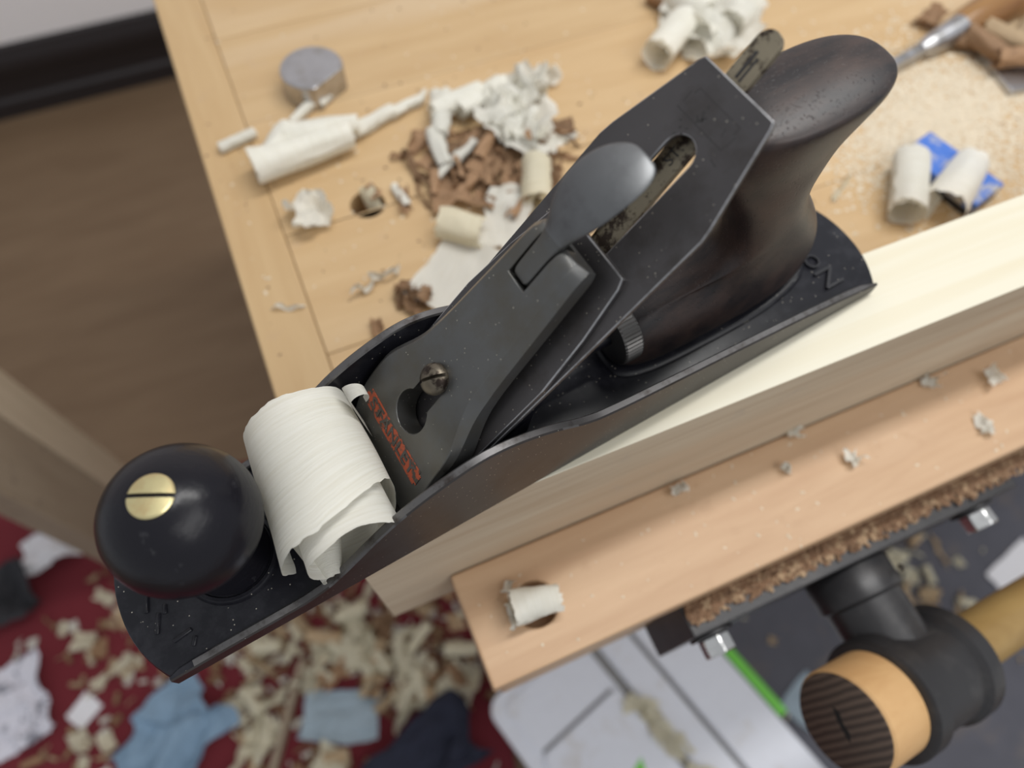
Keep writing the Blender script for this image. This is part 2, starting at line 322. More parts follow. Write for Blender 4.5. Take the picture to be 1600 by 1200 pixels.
# ------------------------------------------------------------------ workbench
BT = -96.0
bench = empty('workbench', W(500, 350, FZ)); tag(bench, 'wooden workbench with a maple top, end cap and round dog hole', 'workbench')
def bl(v): return [(x - 500, y - 350, z + ZB) for x, y, z in v]
BX0, BX1, BY0, BY1, BTH = 61, 1150, 36.2, 760, 55
def planks():
    y = BY0; i = 0
    ws = [104, 96, 108, 98, 110, 100, 107.8]
    for w in ws:
        y0, y1 = y + 0.25, y + w - 0.25; y += w; i += 1
        if y0 < 242 < y1:
            outer = [(97, y0), (BX1, y0), (BX1, y1), (97, y1)]; hole = arc(155, 242, 12, 0, 345, 23)
            me = plate(outer, [hole], lambda a, b, o_: (a - 500, b - 350, o_ + ZB), BT - BTH, BT)
            link('plank', me, MT['bench'], bench, smooth=False, bevel=0.4)
        else:
            v, f = box(97, BX1, y0, y1, BT - BTH, BT); mesh_obj('plank', bl(v), f, MT['bench'], bench, smooth=False, bevel=0.5)
planks()
v, f = box(BX0, 96.6, BY0, BY1, BT - BTH - 10, BT); mesh_obj('end_cap', bl(v), f, MT['bench_end'], bench, bevel=1.5)
for lx, ly in ((330, 130), (1000, 130), (330, 640), (1000, 640)):
    v, f = box(lx, lx + 90, ly, ly + 90, FZ, BT - BTH - 0.3); mesh_obj('leg', bl(v), f, MT['bench'], bench, smooth=False, bevel=2)
v, f = box(330, 1090, 250, 640, FZ + 180, FZ + 205); mesh_obj('shelf', bl(v), f, MT['bench'], bench, smooth=False, bevel=1)

# ------------------------------------------------------------------ pine board in the vise
v, f = box(82, 1040, -10.3, 35.6, -140, 0)
b = mesh_obj('pine_board', [(x - 82, y + 10.3, z + 140) for x, y, z in v], f, [MT['pine_top'], MT['pine_side']], loc=W(82, -10.3, -140), smooth=False, bevel=0.5, mi=lambda p: 0 if p.normal.z > 0.5 else 1)
tag(b, 'long pine board clamped on edge, its planed top cream and sides greyish', 'board')

# ------------------------------------------------------------------ vise
vise = empty('bench_vise', W(341.5, -40, -155)); tag(vise, 'bench vise with thick wooden jaw, black pipe tee and wooden handle', 'vise')
def vl(v): return [(x - 341.5, y + 40, z + 155) for x, y, z in v]
outer = [(118, -70), (1000, -70), (1000, -10.8), (118, -10.8)]
me = plate(outer, [arc(153, -41, 11.5, 0, 345, 23)], lambda a, b_, o_: (a - 341.5, b_ + 40, o_ + 155), -122, BT)
link('wooden_jaw', me, MT['jaw'], vise, smooth=False, bevel=1.6, seg=3)
v, f = box(126, 1000, -66, -12, -230, -122.3); mesh_obj('jaw_backing', vl(v), f, MT['jaw'], vise, smooth=False, bevel=1)
v, f = box(228, 452, -87, -66.3, -215, -123); mesh_obj('face_plate', vl(v), f, MT['pipe'], vise, smooth=False, bevel=1)
def hexring(c, r, y0, y1, a0=0):
    return loft([[(c[0] + r * math.cos(math.radians(60 * k + a0)), y, c[1] + r * math.sin(math.radians(60 * k + a0))) for k in range(6)] for y in (y0, y1)])
for bx in (243, 428):
    w_ = mesh_obj('washer', vl(tube((bx, -87.2, -140), (bx, -89.5, -140), 13)[0]), tube((0, 0, 0), (0, 1, 0), 15)[1], MT['pipe'], vise, bevel=0.5)
    hv, hf = hexring((bx, -140), 9.5, -89.6, -100, 30); mesh_obj('bolt', vl(hv), hf, MT['zinc'], vise, bevel=0.8)
T = Vector((341.5, -155.3, -155)); ph = 0.36; hd = Vector((math.cos(ph), 0, -math.sin(ph)))
# tee: stem + run in one casting, with collars
stem = tube_profile((341.5, -87.2, -155), (341.5, -150, -155), [(0, 25), (0.02, 26), (0.30, 26), (0.33, 23), (1, 23)], 40)
run = tube_profile(T - hd * 33, T + hd * 33, [(0, 25), (0.005, 32), (0.02, 33.5), (0.19, 33.5), (0.23, 30), (0.77, 30), (0.81, 33.5), (0.98, 33.5), (0.995, 32), (1, 22)], 48)
tee = mesh_obj('tee_fitting', vl(stem[0]), stem[1], MT['pipe'], vise)
cut = mesh_obj('run', vl(run[0]), run[1], MT['pipe'], vise)
boolean(tee, [cut], 'UNION'); shade(tee.data, 40)
v, f = tube((360, -100, -131), (360.8, -100, -129.6), 2.6, 1.8, 16); mesh_obj('set_screw', vl(v), f, MT['rust'], vise)
v, f = tube_profile(T - hd * 63, T - hd * 33.2, [(0, 27), (0.04, 28.2), (1, 28.2)], 48); mesh_obj('handle_plug', vl(v), f, MT['plug'], vise)
v, f = tube_profile(T - hd * 64.2, T - hd * 63.1, [(0, 26.2), (0.5, 27), (1, 27)], 48); mesh_obj('plug_inlay', vl(v), f, MT['walnut'], vise)
e_ = Vector((math.sin(ph), 0, math.cos(ph))); ck = T - hd * 64.25
cr = [(-2, -9), (1.2, -5), (0.6, 1), (2.4, 6), (0.4, 10), (-1.6, 4), (-2.2, -2)]
mesh_obj('end_crack', vl(loft([[tuple(ck - hd * o_ + Vector((0, 1, 0)) * b_ + e_ * a_) for a_, b_ in cr] for o_ in (-0.2, 0.12)])[0]), loft([[(0, 0, 0)] * 7] * 2)[1], MT['black'], vise, smooth=False)
v, f = tube_profile(T + hd * 33.1, T + hd * 330, [(0, 17), (0.98, 17), (1, 15)], 32); mesh_obj('handle_rod', vl(v), f, MT['dowel'], vise)

# ------------------------------------------------------------------ hand plane
plane = empty('hand_plane', W(0, 0, 0), 0.133); tag(plane, 'black iron bench hand plane with round black knob, resting on the pine board', 'hand plane')
q2 = math.sqrt(0.5)
def I(t, y, o): return (95 + (t - o) * q2, y, (t + o) * q2)
TOP = [(8, 8), (25, 9), (60, 10), (70, 13.5), (78, 20), (86, 28), (95, 36.5), (104, 43.5), (113, 48.5), (121, 52), (130, 55), (137, 56), (145, 55), (153, 52.3), (160, 49), (167, 45), (176, 38.5), (185, 34), (195, 31.8), (204, 30.3), (227, 27.3), (254, 23.8), (291, 18.7), (320, 13.8), (337, 10), (350, 7)]
HW = 31.65
def endx(y, toe=True):
    # slightly convex toe and heel
    s = 10.0 * (abs(y) / HW) ** 2.2
    return s if toe else 355 - s
outline = [(endx(HW * k / 8), HW * k / 8) for k in range(-8, 9)] + [(endx(HW * k / 8, False), HW * k / 8) for k in range(8, -9, -1)]
rings = []
for z, inset in ((0, 1.2), (1.0, 0.2), (5.0, 0.0), (6.4, 0.5), (7.0, 1.6)):
    rings.append([((x - 177) * (1 - inset / 177) + 177, y * (1 - inset / HW), z) for x, y in outline])
base = loft(rings)
xs = [9.2, 10.5, 13, 18, 25, 40, 55] + [60 + 2.5 * k for k in range(0, 62)] + [216 + 8 * k for k in range(0, 16)] + [340, 343.5, 345.6]
cheeks = []
for sgn in (-1, 1):
    rr = []
    for x in xs:
        zt = max(7.2, smooth_tab(TOP, x)); w = 3.5 if x > 14 else 2 + 1.5 * (x - 9) / 5
        if x > 335: w = max(1.2, 3.5 - (x - 335) * 0.2)
        rr.append([(x, sgn * HW, 0.9), (x, sgn * HW, zt - 0.7), (x, sgn * (HW - 0.6), zt), (x, sgn * (HW - w + 0.6), zt), (x, sgn * (HW - w), zt - 0.7), (x, sgn * (HW - w - (1.6 if zt > 12 else 0.6)), 6.0)])
    cheeks.append(loft(rr))
# cross bridge under the frog, raised seats for tote and knob
def sup(a): c_, s_ = math.cos(a), math.sin(a); e = 0.5 if c_ < 0 else 0.82; return (math.copysign(abs(c_) ** e, c_), math.copysign(abs(s_) ** e, s_))
seat = loft([[(267.5 + (53.5 + g) * sup(6.2832 * k / 48)[0], (14 + g) * sup(6.2832 * k / 48)[1], z) for k in range(48)] for z, g in ((6.0, 3.4), (7.6, 3.2), (8.5, 2.2), (8.6, 0.6))])
ringb = lathe([(18.6, 6), (18.4, 8), (17.4, 9), (16.2, 9), (15.6, 8)], 48, 42.7, 0)
body_v, body_f = join([base] + cheeks + [seat, ringb])
def body_mat(p):
    c, n_ = p.center / S, p.normal
    if abs(n_.y) > 0.7 and abs(c.y) > HW - 0.4: return 1
    if abs(c.y) > HW - 4.2 and n_.z > 0.3 and c.z > 8.5 and 12 < c.x < 343: return 2
    return 0
body = mesh_obj('body', body_v, body_f, [MT['japan'], MT['cheek'], MT['rim']], plane, angle=40, mi=body_mat)
# cast letters on the heel: read from behind the tote
me = text_mesh('N', 15, 1.6, lambda x, y, z: (329 - y, -17.0 + x * 1.05, 7.4 + z)); link('cast_letter', me, MT['japan'], body, smooth=False, bevel=0.35)
me = text_mesh('O', 10.5, 1.6, lambda x, y, z: (328 - y, -6.2 + x * 1.0, 7.4 + z)); link('cast_letter', me, MT['japan'], body, smooth=False, bevel=0.35)
for (x, y, a, l_) in ((9.9, -1.5, 72, 6.5), (11.2, -10.2, 68, 7.5), (15.0, -6.5, 75, 3.5), (17.5, -18.5, 8, 7), (20.5, -22.5, 60, 3.5)):
    ca, sa = math.cos(math.radians(a)), math.sin(math.radians(a))
    rg = [[(x + ca * s_ * l_ / 2 - sa * k * w_, y + sa * s_ * l_ / 2 + ca * k * w_, z) for s_, k in ((-1, -1), (1, -1), (1, 1), (-1, 1))] for z, w_ in ((6.6, 1.1), (7.5, 0.7), (7.8, 0.4))]
    mesh_obj('cast_mark', *loft(rg), MT['japan'], body, bevel=0.3)

# knob
KX = 42.7
prof = [(15, 8.6), (15.4, 10), (14.2, 13), (12.2, 18), (11.4, 24), (12.6, 29), (15.5, 33)] + [(24.5 * math.cos(math.radians(a)), 54 + 24.5 * math.sin(math.radians(a))) for a in (-50, -42, -34, -26, -18, -9, 0, 9, 18, 27, 36, 45, 54, 62, 69, 74)]
kn = mesh_obj('front_knob', *lathe(prof, 64), MT['knob'], plane); kn.location = (KX * S, 0, 0)
zt = 54 + 24.5 * math.sin(math.radians(73.6))
scv = lathe([(6.9, zt - 2), (6.9, zt + 0.4), (6.3, zt + 0.9), (3.5, zt + 1.2), (1.0, zt + 1.25)], 40)
scr = mesh_obj('knob_screw', *scv, MT['brass'], kn)
sa_ = math.radians(-29)
cu_ = mesh_obj('slot', [(x * math.cos(sa_) - y * math.sin(sa_), x * math.sin(sa_) + y * math.cos(sa_), z) for x, y, z in box(-9, 9, -0.65, 0.65, zt - 0.3, zt + 4)[0]], box(0, 1, 0, 1, 0, 1)[1], MT['black'], kn)
boolean(scr, [cu_]); shade(scr.data, 30)
mesh_obj('screw_slot', [(x * math.cos(sa_) - y * math.sin(sa_), x * math.sin(sa_) + y * math.cos(sa_), z) for x, y, z in box(-6.6, 6.6, -0.64, 0.64, zt - 0.6, zt - 0.1)[0]], box(0, 1, 0, 1, 0, 1)[1], MT['black'], scr, smooth=False)

# frog
fp = [(98, 7), I(6, 0, -2.4)[0::2], I(118, 0, -2.4)[0::2], (176, 68), (162, 45), (158, 22), (158, 7)]
mesh_obj('frog', *loft([[(x, y, z) for x, z in fp] for y in (-21.5, 21.5)]), MT['japan'], plane, bevel=1)
# blade
def sym(pts): return pts + [(t, -y) for t, y in reversed(pts)]
bo = sym([(4, 25.4), (164, 25.4), (168, 24.6), (197.2, 16.0), (199, 15.0)])
slot = [(120, 5.6)] + [(a, b_) for a, b_ in arc(175.4, 0, 5.6, 90, -90, 12)] + [(120, -5.6)]
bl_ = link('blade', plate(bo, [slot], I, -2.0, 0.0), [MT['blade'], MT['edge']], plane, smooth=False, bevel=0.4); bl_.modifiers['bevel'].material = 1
# stamped maker's frame on the blade: lines only, worn
def strip(t0, y0, t1, y1, w):
    d = Vector((t1 - t0, y1 - y0)).normalized(); n_ = Vector((-d.y, d.x)) * w / 2
    P = [(t0 + n_.x, y0 + n_.y), (t1 + n_.x, y1 + n_.y), (t1 - n_.x, y1 - n_.y), (t0 - n_.x, y0 - n_.y)]
    return loft([[I(a, b_, o_) for a, b_ in P] for o_ in (-0.1, 0.03)])
segs = [(192, 9, 192, -9, .25), (184.5, 11, 184.5, -9.5, .35), (192, 9, 190, 9.3, .3), (190, 10.5, 186.5, 10.5, .3), (192, -9, 189.5, -9, .3), (189.5, -10, 186, -10, .3), (186, -9.5, 184.5, -9.5, .3),
        (188.5, 3, 186, 1.2, .9), (187.8, 0.8, 184.8, 2.6, .8), (186.5, 3.8, 185.6, 2.4, .7), (190.4, 3.2, 189.6, 2.4, .5), (189.2, -6, 187, -6.6, .3), (181.5, 5, 180.6, 5.6, .6), (182.3, 3, 181.6, 3.8, .5), (180.2, 3.2, 179.5, 4.0, .6), (182.8, 6.4, 182.2, 7.2, .5), (179, 5.2, 178.4, 5.8, .5), (181, -9, 180.5, -12, .3)]
mesh_obj('maker_stamp', *join([strip(*s) for s in segs]), MT['stamp'], bl_, smooth=False)
# chip breaker
co = sym([(9, 25.0), (96, 25.0), (118, 22.3), (137, 18.6), (140.3, 17.0)])
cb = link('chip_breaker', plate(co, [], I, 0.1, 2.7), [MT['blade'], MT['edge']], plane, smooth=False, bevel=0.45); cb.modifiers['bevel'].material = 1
# lateral lever, slightly swung to one side
def Lt(s, y, o): a = 0.064; return I(137 + s * math.cos(a) - y * math.sin(a), 1.0 + s * math.sin(a) + y * math.cos(a), o)
lo = [(-40, 4.3), (73, 4.3)] + arc(74.5, 0, 4.3, 80, -80, 10) + [(73, -4.3), (-40, -4.3)]
lat = link('lateral_lever', plate(lo, [], Lt, -7.6, -5.2), MT['olive'], plane, smooth=False, bevel=0.6)
gv = join([loft([[Lt(s, y, o) for s, y in ((63.5, 0.2), (72, 0.2), (72, 1.2), (63.5, 1.2))] for o in (-5.4, -5.0)]), loft([[Lt(s, y, o) for s, y in ((63, -1.3), (70.5, -1.3), (70.5, -0.5), (63, -0.5))] for o in (-5.4, -5.1)])])
mesh_obj('lever_groove', *gv, MT['stamp'], lat, smooth=False)
me = text_mesh('ST.', 5.2, 0.12, lambda x, y, z: Lt(37.0 + x, 0.0 + y, -5.15 + z)); link('stamped_letters', me, MT['stamp'], lat, smooth=False)
# lever cap
CW = [(20, 23.6), (30, 25.2), (55, 25.3), (60, 24.6), (67, 21.8), (72, 19.8), (77, 18.4), (88, 16.8), (110, 15.0), (131, 13.2)]
CO = [(20, 5.5), (28, 8.2), (36, 11.0), (46, 13.4), (58, 14.8), (75, 15.8), (90, 16.4), (118, 17.4), (131, 18), (140, 17.6)]
CB0 = [(20, 2.9), (40, 3.2), (60, 4.2), (80, 6.2), (140, 7.5)]
ts = [20, 22, 25, 28, 32, 36, 40, 44, 48, 52, 56, 59, 62, 64.5, 67, 69.5, 72, 75, 78, 82, 86, 92, 98, 105, 112, 118, 124, 130, 133, 135, 136.2]
rr = []
for t in ts:
    w = smooth_tab(CW, t); o1 = smooth_tab(CO, t); o0 = lerp_tab(CB0, t); ch = 1.0 + 2.2 * min(1, max(0, (t - 40) / 40))
    if t > 131: k = (t - 131) / 5.2; w *= 1 - 0.10 * k * k; o1 -= 2.2 * k * k
    om = o1 - 1.0 - 3.2 * min(1, max(0, (t - 40) / 40))
    om = max(om, o0 + 0.6)
    rr.append([I(t, y, o) for y, o in ((-w, o0), (-w, om), (-(w - ch), o1), (0, o1 + 0.25), (w - ch, o1), (w, om), (w, o0))])
cap = mesh_obj('lever_cap', *loft(rr), MT['cap'], plane, angle=28)
def prism(pts, o0, o1, nm='cut'):
    return mesh_obj(nm, *loft([[I(a, b_, o) for a, b_ in pts] for o in (o0, o1)]), MT['cap'], plane)
kh = [(t_, y_) for t_, y_ in arc(54.5, 0, 8.0, 40, 320, 24)] + [(72, -5.0)] + arc(72, 0, 5.0, -80, 80, 8) + [(72, 5.0)]
boolean(cap, [prism(kh, 1, 30), prism([(117.6, -2.9), (150, -2.9), (150, 6.3), (117.6, 6.3)], 9.5, 40)]); shade(cap.data, 28)
bv = cap.modifiers.new('bevel', 'BEVEL'); bv.width = 0.35 * S; bv.segments = 2; bv.limit_method = 'ANGLE'; bv.angle_limit = math.radians(40)
# painted name panel
def Pn(x, y, z):      # x along the word (towards -y of the plane), y up the cap
    t = 39.4 + y; return I(t, 0.5 - x, smooth_tab(CO, t) + 0.1 + z)
po = [(-20.5, -2.4), (-19.2, -2.4), (-19.2, -3.7), (19.2, -3.7), (19.2, -2.4), (20.5, -2.4), (20.5, 2.4), (19.2, 2.4), (19.2, 3.7), (-19.2, 3.7), (-19.2, 2.4), (-20.5, 2.4)]
def panel():
    rows = [-3.7, -2.4, -1.2, 0, 1.2, 2.4, 3.7]; parts = []
    for a, b_ in zip(rows, rows[1:]):
        hw = 20.5 if abs(a + b_) / 2 < 2.4 else 19.2
        parts.append(loft([[Pn(x, y, z) for x, y in ((-hw, a), (hw, a), (hw, b_), (-hw, b_))] for z in (-0.3, 0.22)]))
    return join(parts)
pn = mesh_obj('name_panel', *panel(), MT['orange'], cap, smooth=False); pn['label'] = 'chipped orange-painted name panel'
me = text_mesh('STANLEY', 7.2, 0.5, lambda x, y, z: Pn(x * 1.15, y * 1.0, 0.22 + z), 0.10); link('raised_letters', me, MT['cap'], cap, smooth=False)
# thumb lever of the cap
LV = [(118.2, 4.0, 1.7, 17.3, 11), (122, 4.1, 1.7, 17.8, 11), (132, 4.1, 1.7, 18.3, 11.5), (136, 4.6, 1.6, 19.3, 13), (140, 6.4, 1.3, 20.8, 15.5), (145, 8.8, 0.8, 22.4, 18), (150, 10.2, 0.2, 23.4, 19.4), (155, 10.8, -0.4, 23.8, 20), (160, 10.8, -1.0, 23.2, 19.6), (164, 10.2, -1.5, 22.0, 18.8), (167.5, 8.8, -2.0, 20.6, 17.8), (170, 6.8, -2.4, 19.4, 17), (171.6, 4.0, -2.6, 18.4, 16.8)]
rr = []
for t, w, yc, o1, o0 in LV:
    flat = t < 134
    rg = []
    for k in range(9):
        y = -1 + 2 * k / 8; rg.append(I(t, yc + w * y, o1 - (0.0 if flat else 1.1 * y * y)))
    rg += [I(t, yc + w, o0 if flat else o1 - 2.2), I(t, yc + w * 0.6, o0), I(t, yc - w * 0.6, o0), I(t, yc - w, o0 if flat else o1 - 2.2)]
    rr.append(rg)
lv = mesh_obj('thumb_lever', *loft(rr), MT['lever'], cap, angle=50)
sd = lv.modifiers.new('subd', 'SUBSURF'); sd.levels = 1; sd.render_levels = 2
lv.data.materials.clear(); lv.data.materials.append(MT['cap']); lv.data.materials.append(MT['lever'])
for p in lv.data.polygons: p.material_index = 1 if (p.center.x / S - 95 + p.center.z / S) * q2 > 138 else 0
for p in lv.data.polygons: p.material_index = 0 if p.material_index == 0 else 1
# cap screw
ps = [I(72.2, 0, 4), I(72.2, 0, 21.2)]
cs = mesh_obj('cap_screw', *tube_profile(ps[0], ps[1], [(0, 3.4), (0.70, 3.4), (0.705, 5.4), (0.78, 5.7), (0.86, 5.4), (0.93, 4.3), (0.98, 2.4), (1.0, 0.6)], 40), MT['rust'], plane)
def slotpt(a, b_, o): an = math.radians(-25); return I(72.2 + a * math.cos(an) - b_ * math.sin(an), a * math.sin(an) + b_ * math.cos(an), o)
cu_ = mesh_obj('cut', *loft([[slotpt(a, b_, o) for a, b_ in ((-9, -0.6), (9, -0.6), (9, 0.6), (-9, 0.6))] for o in (17.6, 30)]), MT['rust'], plane)
boolean(cs, [cu_]); shade(cs.data, 40)
# knurled depth wheel
n_ = 96
rg = []
for x, r0, kn_ in ((211, 10.5, 0), (211.6, 12.6, 0.0), (212.4, 13.2, 0.5), (219.6, 13.2, 0.5), (220.4, 12.6, 0.0), (220.6, 9, 0), (216, 8, 0)):
    rg.append([(x, (r0 - (kn_ if j % 2 else 0)) * math.cos(2 * math.pi * j / n_), 26 + (r0 - (kn_ if j % 2 else 0)) * math.sin(2 * math.pi * j / n_)) for j in range(n_)])
mesh_obj('depth_wheel', *loft(rg), MT['wheel'], plane, angle=20)
v, f = tube((170, 0, 26), (226, 0, 26), 3.2, None, 20); mesh_obj('wheel_stud', v, f, MT['japan'], plane)
# tote
ST = [((214, 8.4), (321, 8.4), 14.0), ((212.5, 14), (322, 16), 14.6), ((214, 20.5), (321.5, 25), 14.8), ((215.5, 26.5), (319, 35), 14.4), ((219.5, 31), (313.5, 46), 13.6), ((228, 35), (305.5, 58), 13.2), ((255, 45.5), (296, 70), 13.2), ((261, 60), (288.5, 80), 13.4), ((255.5, 77), (285.5, 89), 13.6), ((249.5, 87.5), (287.5, 99), 13.8), ((243, 97), (291, 108.5), 13.6), ((237, 108), (296.5, 116), 14.8), ((236.5, 118), (299.5, 123), 16.2), ((236.5, 122.5), (300, 127), 16.8), ((237.3, 125), (299.4, 129.2), 16.7), ((239.5, 126.2), (298, 130.4), 15.7), ((250, 128.4), (290, 131.4), 10.5), ((262, 130.2), (280, 131.8), 4)]
rr = []
nn = 40
WF = [1, 1, 0.95, 0.82, 0.62, 0.36]; EX = [0.5, 0.5, 0.52, 0.6, 0.7, 0.76]
for k, ((fx, fz), (bx, bz), w) in enumerate(ST):
    wf = WF[k] if k < 6 else 1.0
    cx, cz = (fx + bx) / 2, (fz + bz) / 2; ax, az = (bx - fx) / 2, (bz - fz) / 2; rg = []
    for j in range(nn):
        a = 2 * math.pi * j / nn; c_, s_ = math.cos(a), math.sin(a); e = EX[k] if k < 6 and c_ < 0 else 0.82
        c2 = math.copysign(abs(c_) ** e, c_); s2 = math.copysign(abs(s_) ** e, s_)
        x_ = cx + ax * c2; g_ = wf + (1 - wf) * min(1, max(0, (x_ - 244) / 24)); rg.append((x_, w * s2 * g_, cz + az * c2))
    rr.append(rg)
tote = mesh_obj('rear_handle', *loft(rr), MT['tote'], plane, angle=80)
sd = tote.modifiers.new('subd', 'SUBSURF'); sd.levels = 1; sd.render_levels = 2

# ------------------------------------------------------------------ shavings: builders
def grid_mesh(name, fn, nu, nv, uvs=(1, 1)):
    V, F = [], []
    for i in range(nu + 1):
        for j in range(nv + 1): V.append(fn(i / nu, j / nv))
    for i in range(nu):
        for j in range(nv):
            a = i * (nv + 1) + j; F.append((a, a + 1, a + nv + 2, a + nv + 1))
    return V, F
def finish_sheet(name, V, F, uv, drop=True):
    if drop:
        zmin = min(v[2] for v in V); V = [(v[0], v[1], v[2] - zmin) for v in V]
    me = bpy.data.meshes.new(name); me.from_pydata([Vector(v) * S for v in V], [], F)
    l = me.uv_layers.new(name='UVMap')
    for p in me.polygons:
        for li in p.loop_indices: l.data[li].uv = uv[me.loops[li].vertex_index]
        p.use_smooth = True
    return me
def grid_uv(nu, nv, su=1, sv=1): return [(su * i / nu, sv * j / nv) for i in range(nu + 1) for j in range(nv + 1)]
def roll_mesh(name, width, r0, r1, turns, seed, cone=0.0, shift=0.0, jag=1.5, a0=0.0, flat=1.0, nu=None, lumps=0.6):
    """ribbon rolled about the y axis; r0 outside, r1 inside; shift telescopes it along y"""
    rnd = random.Random(seed); nu = nu or max(16, int(turns * 30)); nv = 10
    ph1, ph2 = rnd.uniform(0, 50), rnd.uniform(0, 50)
    def fn(u, v):
        a = a0 + u * turns * 2 * math.pi; r = r0 + (r1 - r0) * u; y = (v - 0.5)
        r *= 1 + cone * y
        if v in (0, 1): y += jag / width * noise.noise((u * 22 * turns, ph1 + v * 9, 0)) * 1.0
        if u in (0, 1): a += 0.25 * jag / max(4, r) * noise.noise((v * 17, ph2, u * 7)) * 4
        r += lumps * noise.noise((math.cos(a) * 1.3 + ph1, math.sin(a) * 1.3, y * 2 + ph2 + u * 2))
        return (r * math.cos(a), y * width + shift * u, r * math.sin(a) * flat)
    V, F = grid_mesh(name, fn, nu, nv); return finish_sheet(name, V, F, grid_uv(nu, nv, turns, 1))
def strip_mesh(name, length, width, seed, amp=4.0, twist=1.0, waves=2.5, cup=0.6, nu=40):
    """loose wavy twisted ribbon along x"""
    rnd = random.Random(seed); nv = 5; p1, p2 = rnd.uniform(0, 60), rnd.uniform(0, 60)
    def fn(u, v):
        x = (u - 0.5) * length; tw = twist * math.pi * (noise.noise((u * 2.2 + p1, p2, 0)) * 1.6 + u * 0.4); y = (v - 0.5)
        w = width * (0.75 + 0.5 * noise.noise((u * 6 + p2, 1, 4))) * min(1, 0.35 + 6 * min(u, 1 - u))
        cy = amp * noise.noise((u * waves + p1, 3.1, p2)); cz = amp * (0.5 + 0.5 * math.sin(u * waves * 6.28 + p1)) * 0.8
        a = tw; ry = y * w; rz = cup * w * (y * y * 2)
        return (x + 0.25 * amp * math.sin(u * waves * 9 + p2), cy + ry * math.cos(a) - rz * math.sin(a), cz + ry * math.sin(a) + rz * math.cos(a))
    V, F = grid_mesh(name, fn, nu, nv); return finish_sheet(name, V, F, grid_uv(nu, nv, length / 40, 1))
def crumple_mesh(name, a, b, seed, amp=6, freq=1.6, n=14, curl=0.0):
    rnd = random.Random(seed); p = rnd.uniform(0, 90)
    def fn(u, v):
        x, y = (u - 0.5) * a, (v - 0.5) * b
        z = amp * (noise.noise((u * freq + p, v * freq, 0)) + 0.6 * abs(noise.noise((u * freq * 2 + p, v * freq * 2, 5))) + 0.25 * noise.noise((u * freq * 5 + p, v * freq * 5, 9)))
        x += amp * 0.8 * noise.noise((u * freq + p, v * freq, 20)); y += amp * 0.8 * noise.noise((u * freq + p, v * freq, 40))
        if curl: z += curl * ((2 * u - 1) ** 2) * (0.6 + 0.8 * noise.noise((p, v * 2, 3)) + 0.4)
        e = min(u, 1 - u, v, 1 - v)
        if e == 0: x += 2 * noise.noise((u * 9, v * 9, p)); y += 2 * noise.noise((u * 9 + 7, v * 9, p))
        return (x, y, z)
    V, F = grid_mesh(name, fn, n, n); return finish_sheet(name, V, F, grid_uv(n, n, 1, 1))
def put(name, me, mat, p, rotz, label, cat, group=None, tilt=(0, 0), lift=0.3):
    if not me.materials: me.materials.append(mat)
    o = bpy.data.objects.new(name, me); C.objects.link(o); o.location = W(p[0], p[1], p[2] + lift); o.rotation_euler = (tilt[0], tilt[1], rotz)
    return tag(o, label, cat, group)

# ------------------------------------------------------------------ fresh shaving curled in the plane's mouth
def plane_sheet(name, fn, nu, nv, mat, su, sv):
    V, F = grid_mesh(name, fn, nu, nv)
    return finish_sheet(name, V, F, grid_uv(nu, nv, su, sv), drop=False)
Rp = Matrix.Rotation(0.133, 4, 'Z')
def big_roll(u, v):
    # spiral seen end-on in x,z; v runs along y from the far to the near cheek
    tot = 1.75 * 2 * math.pi; a = math.radians(212) - u * tot
    r = 23.8 - 8.8 * u ** 0.9
    y1 = lerp_tab([(0, -21), (0.06, -24.5), (0.17, -25), (0.24, -19), (0.32, -13), (0.36, -17), (0.46, -29.5)], u)
    y0 = 27.5 - 5 * u
    y = y0 + (y1 - y0) * v
    r *= 1 - 0.085 * (1 - v)
    r += 0.5 * noise.noise((math.cos(a) + 3, math.sin(a), v * 2 + u))
    if v == 0 or v == 1: y += 0.7 * noise.noise((u * 70, v * 5, 2)) + 1.8 * noise.noise((u * 11, v * 5, 2))
    if u == 0: a += 0.10 * noise.noise((v * 9, 3, 1))
    x = 85.5 + r * math.cos(a) + 4.5 * (0.5 - v) * (1 if math.cos(a) < 0 else 0.4) + 2.5 * min(1, u * 2); z = 31.5 + r * math.sin(a) * 1.04
    if u < 0.10: z -= (0.10 - u) * 40; x -= (0.10 - u) * 12
    return (x, y, max(z, 8.2))
sh = plane_sheet('plane_shaving', big_roll, 130, 26, MT['cream2'], 2.2, 0.85)
o = bpy.data.objects.new('plane_shaving', sh); C.objects.link(o); sh.materials.append(MT['cream2']); o.location = W(0, 0, 0); o.rotation_euler.z = 0.133
tag(o, 'wide fresh cream shaving rolled up in the mouth of the hand plane', 'wood shaving')
def cone_roll(u, v):
    a = math.radians(250) - u * 1.6 * 2 * math.pi; r = (11.5 - 3.0 * u) * (1.0 - 0.62 * v) + 0.4 * noise.noise((u * 6, v * 3, 8))
    y = -9 - 21 * v + (1.0 * noise.noise((u * 30, 2, 2)) if v == 1 else 0)
    return (75 + r * math.cos(a) - 2 * v, y, 20.5 - 4.5 * v + r * math.sin(a))
sh = plane_sheet('plane_shaving', cone_roll, 56, 14, MT['cream2'], 1.5, 2)
o = bpy.data.objects.new('plane_shaving', sh); C.objects.link(o); sh.materials.append(MT['cream2']); o.location = W(0, 0, 0); o.rotation_euler.z = 0.133
tag(o, 'small cone-shaped shaving poking out under the wide rolled shaving', 'wood shaving')
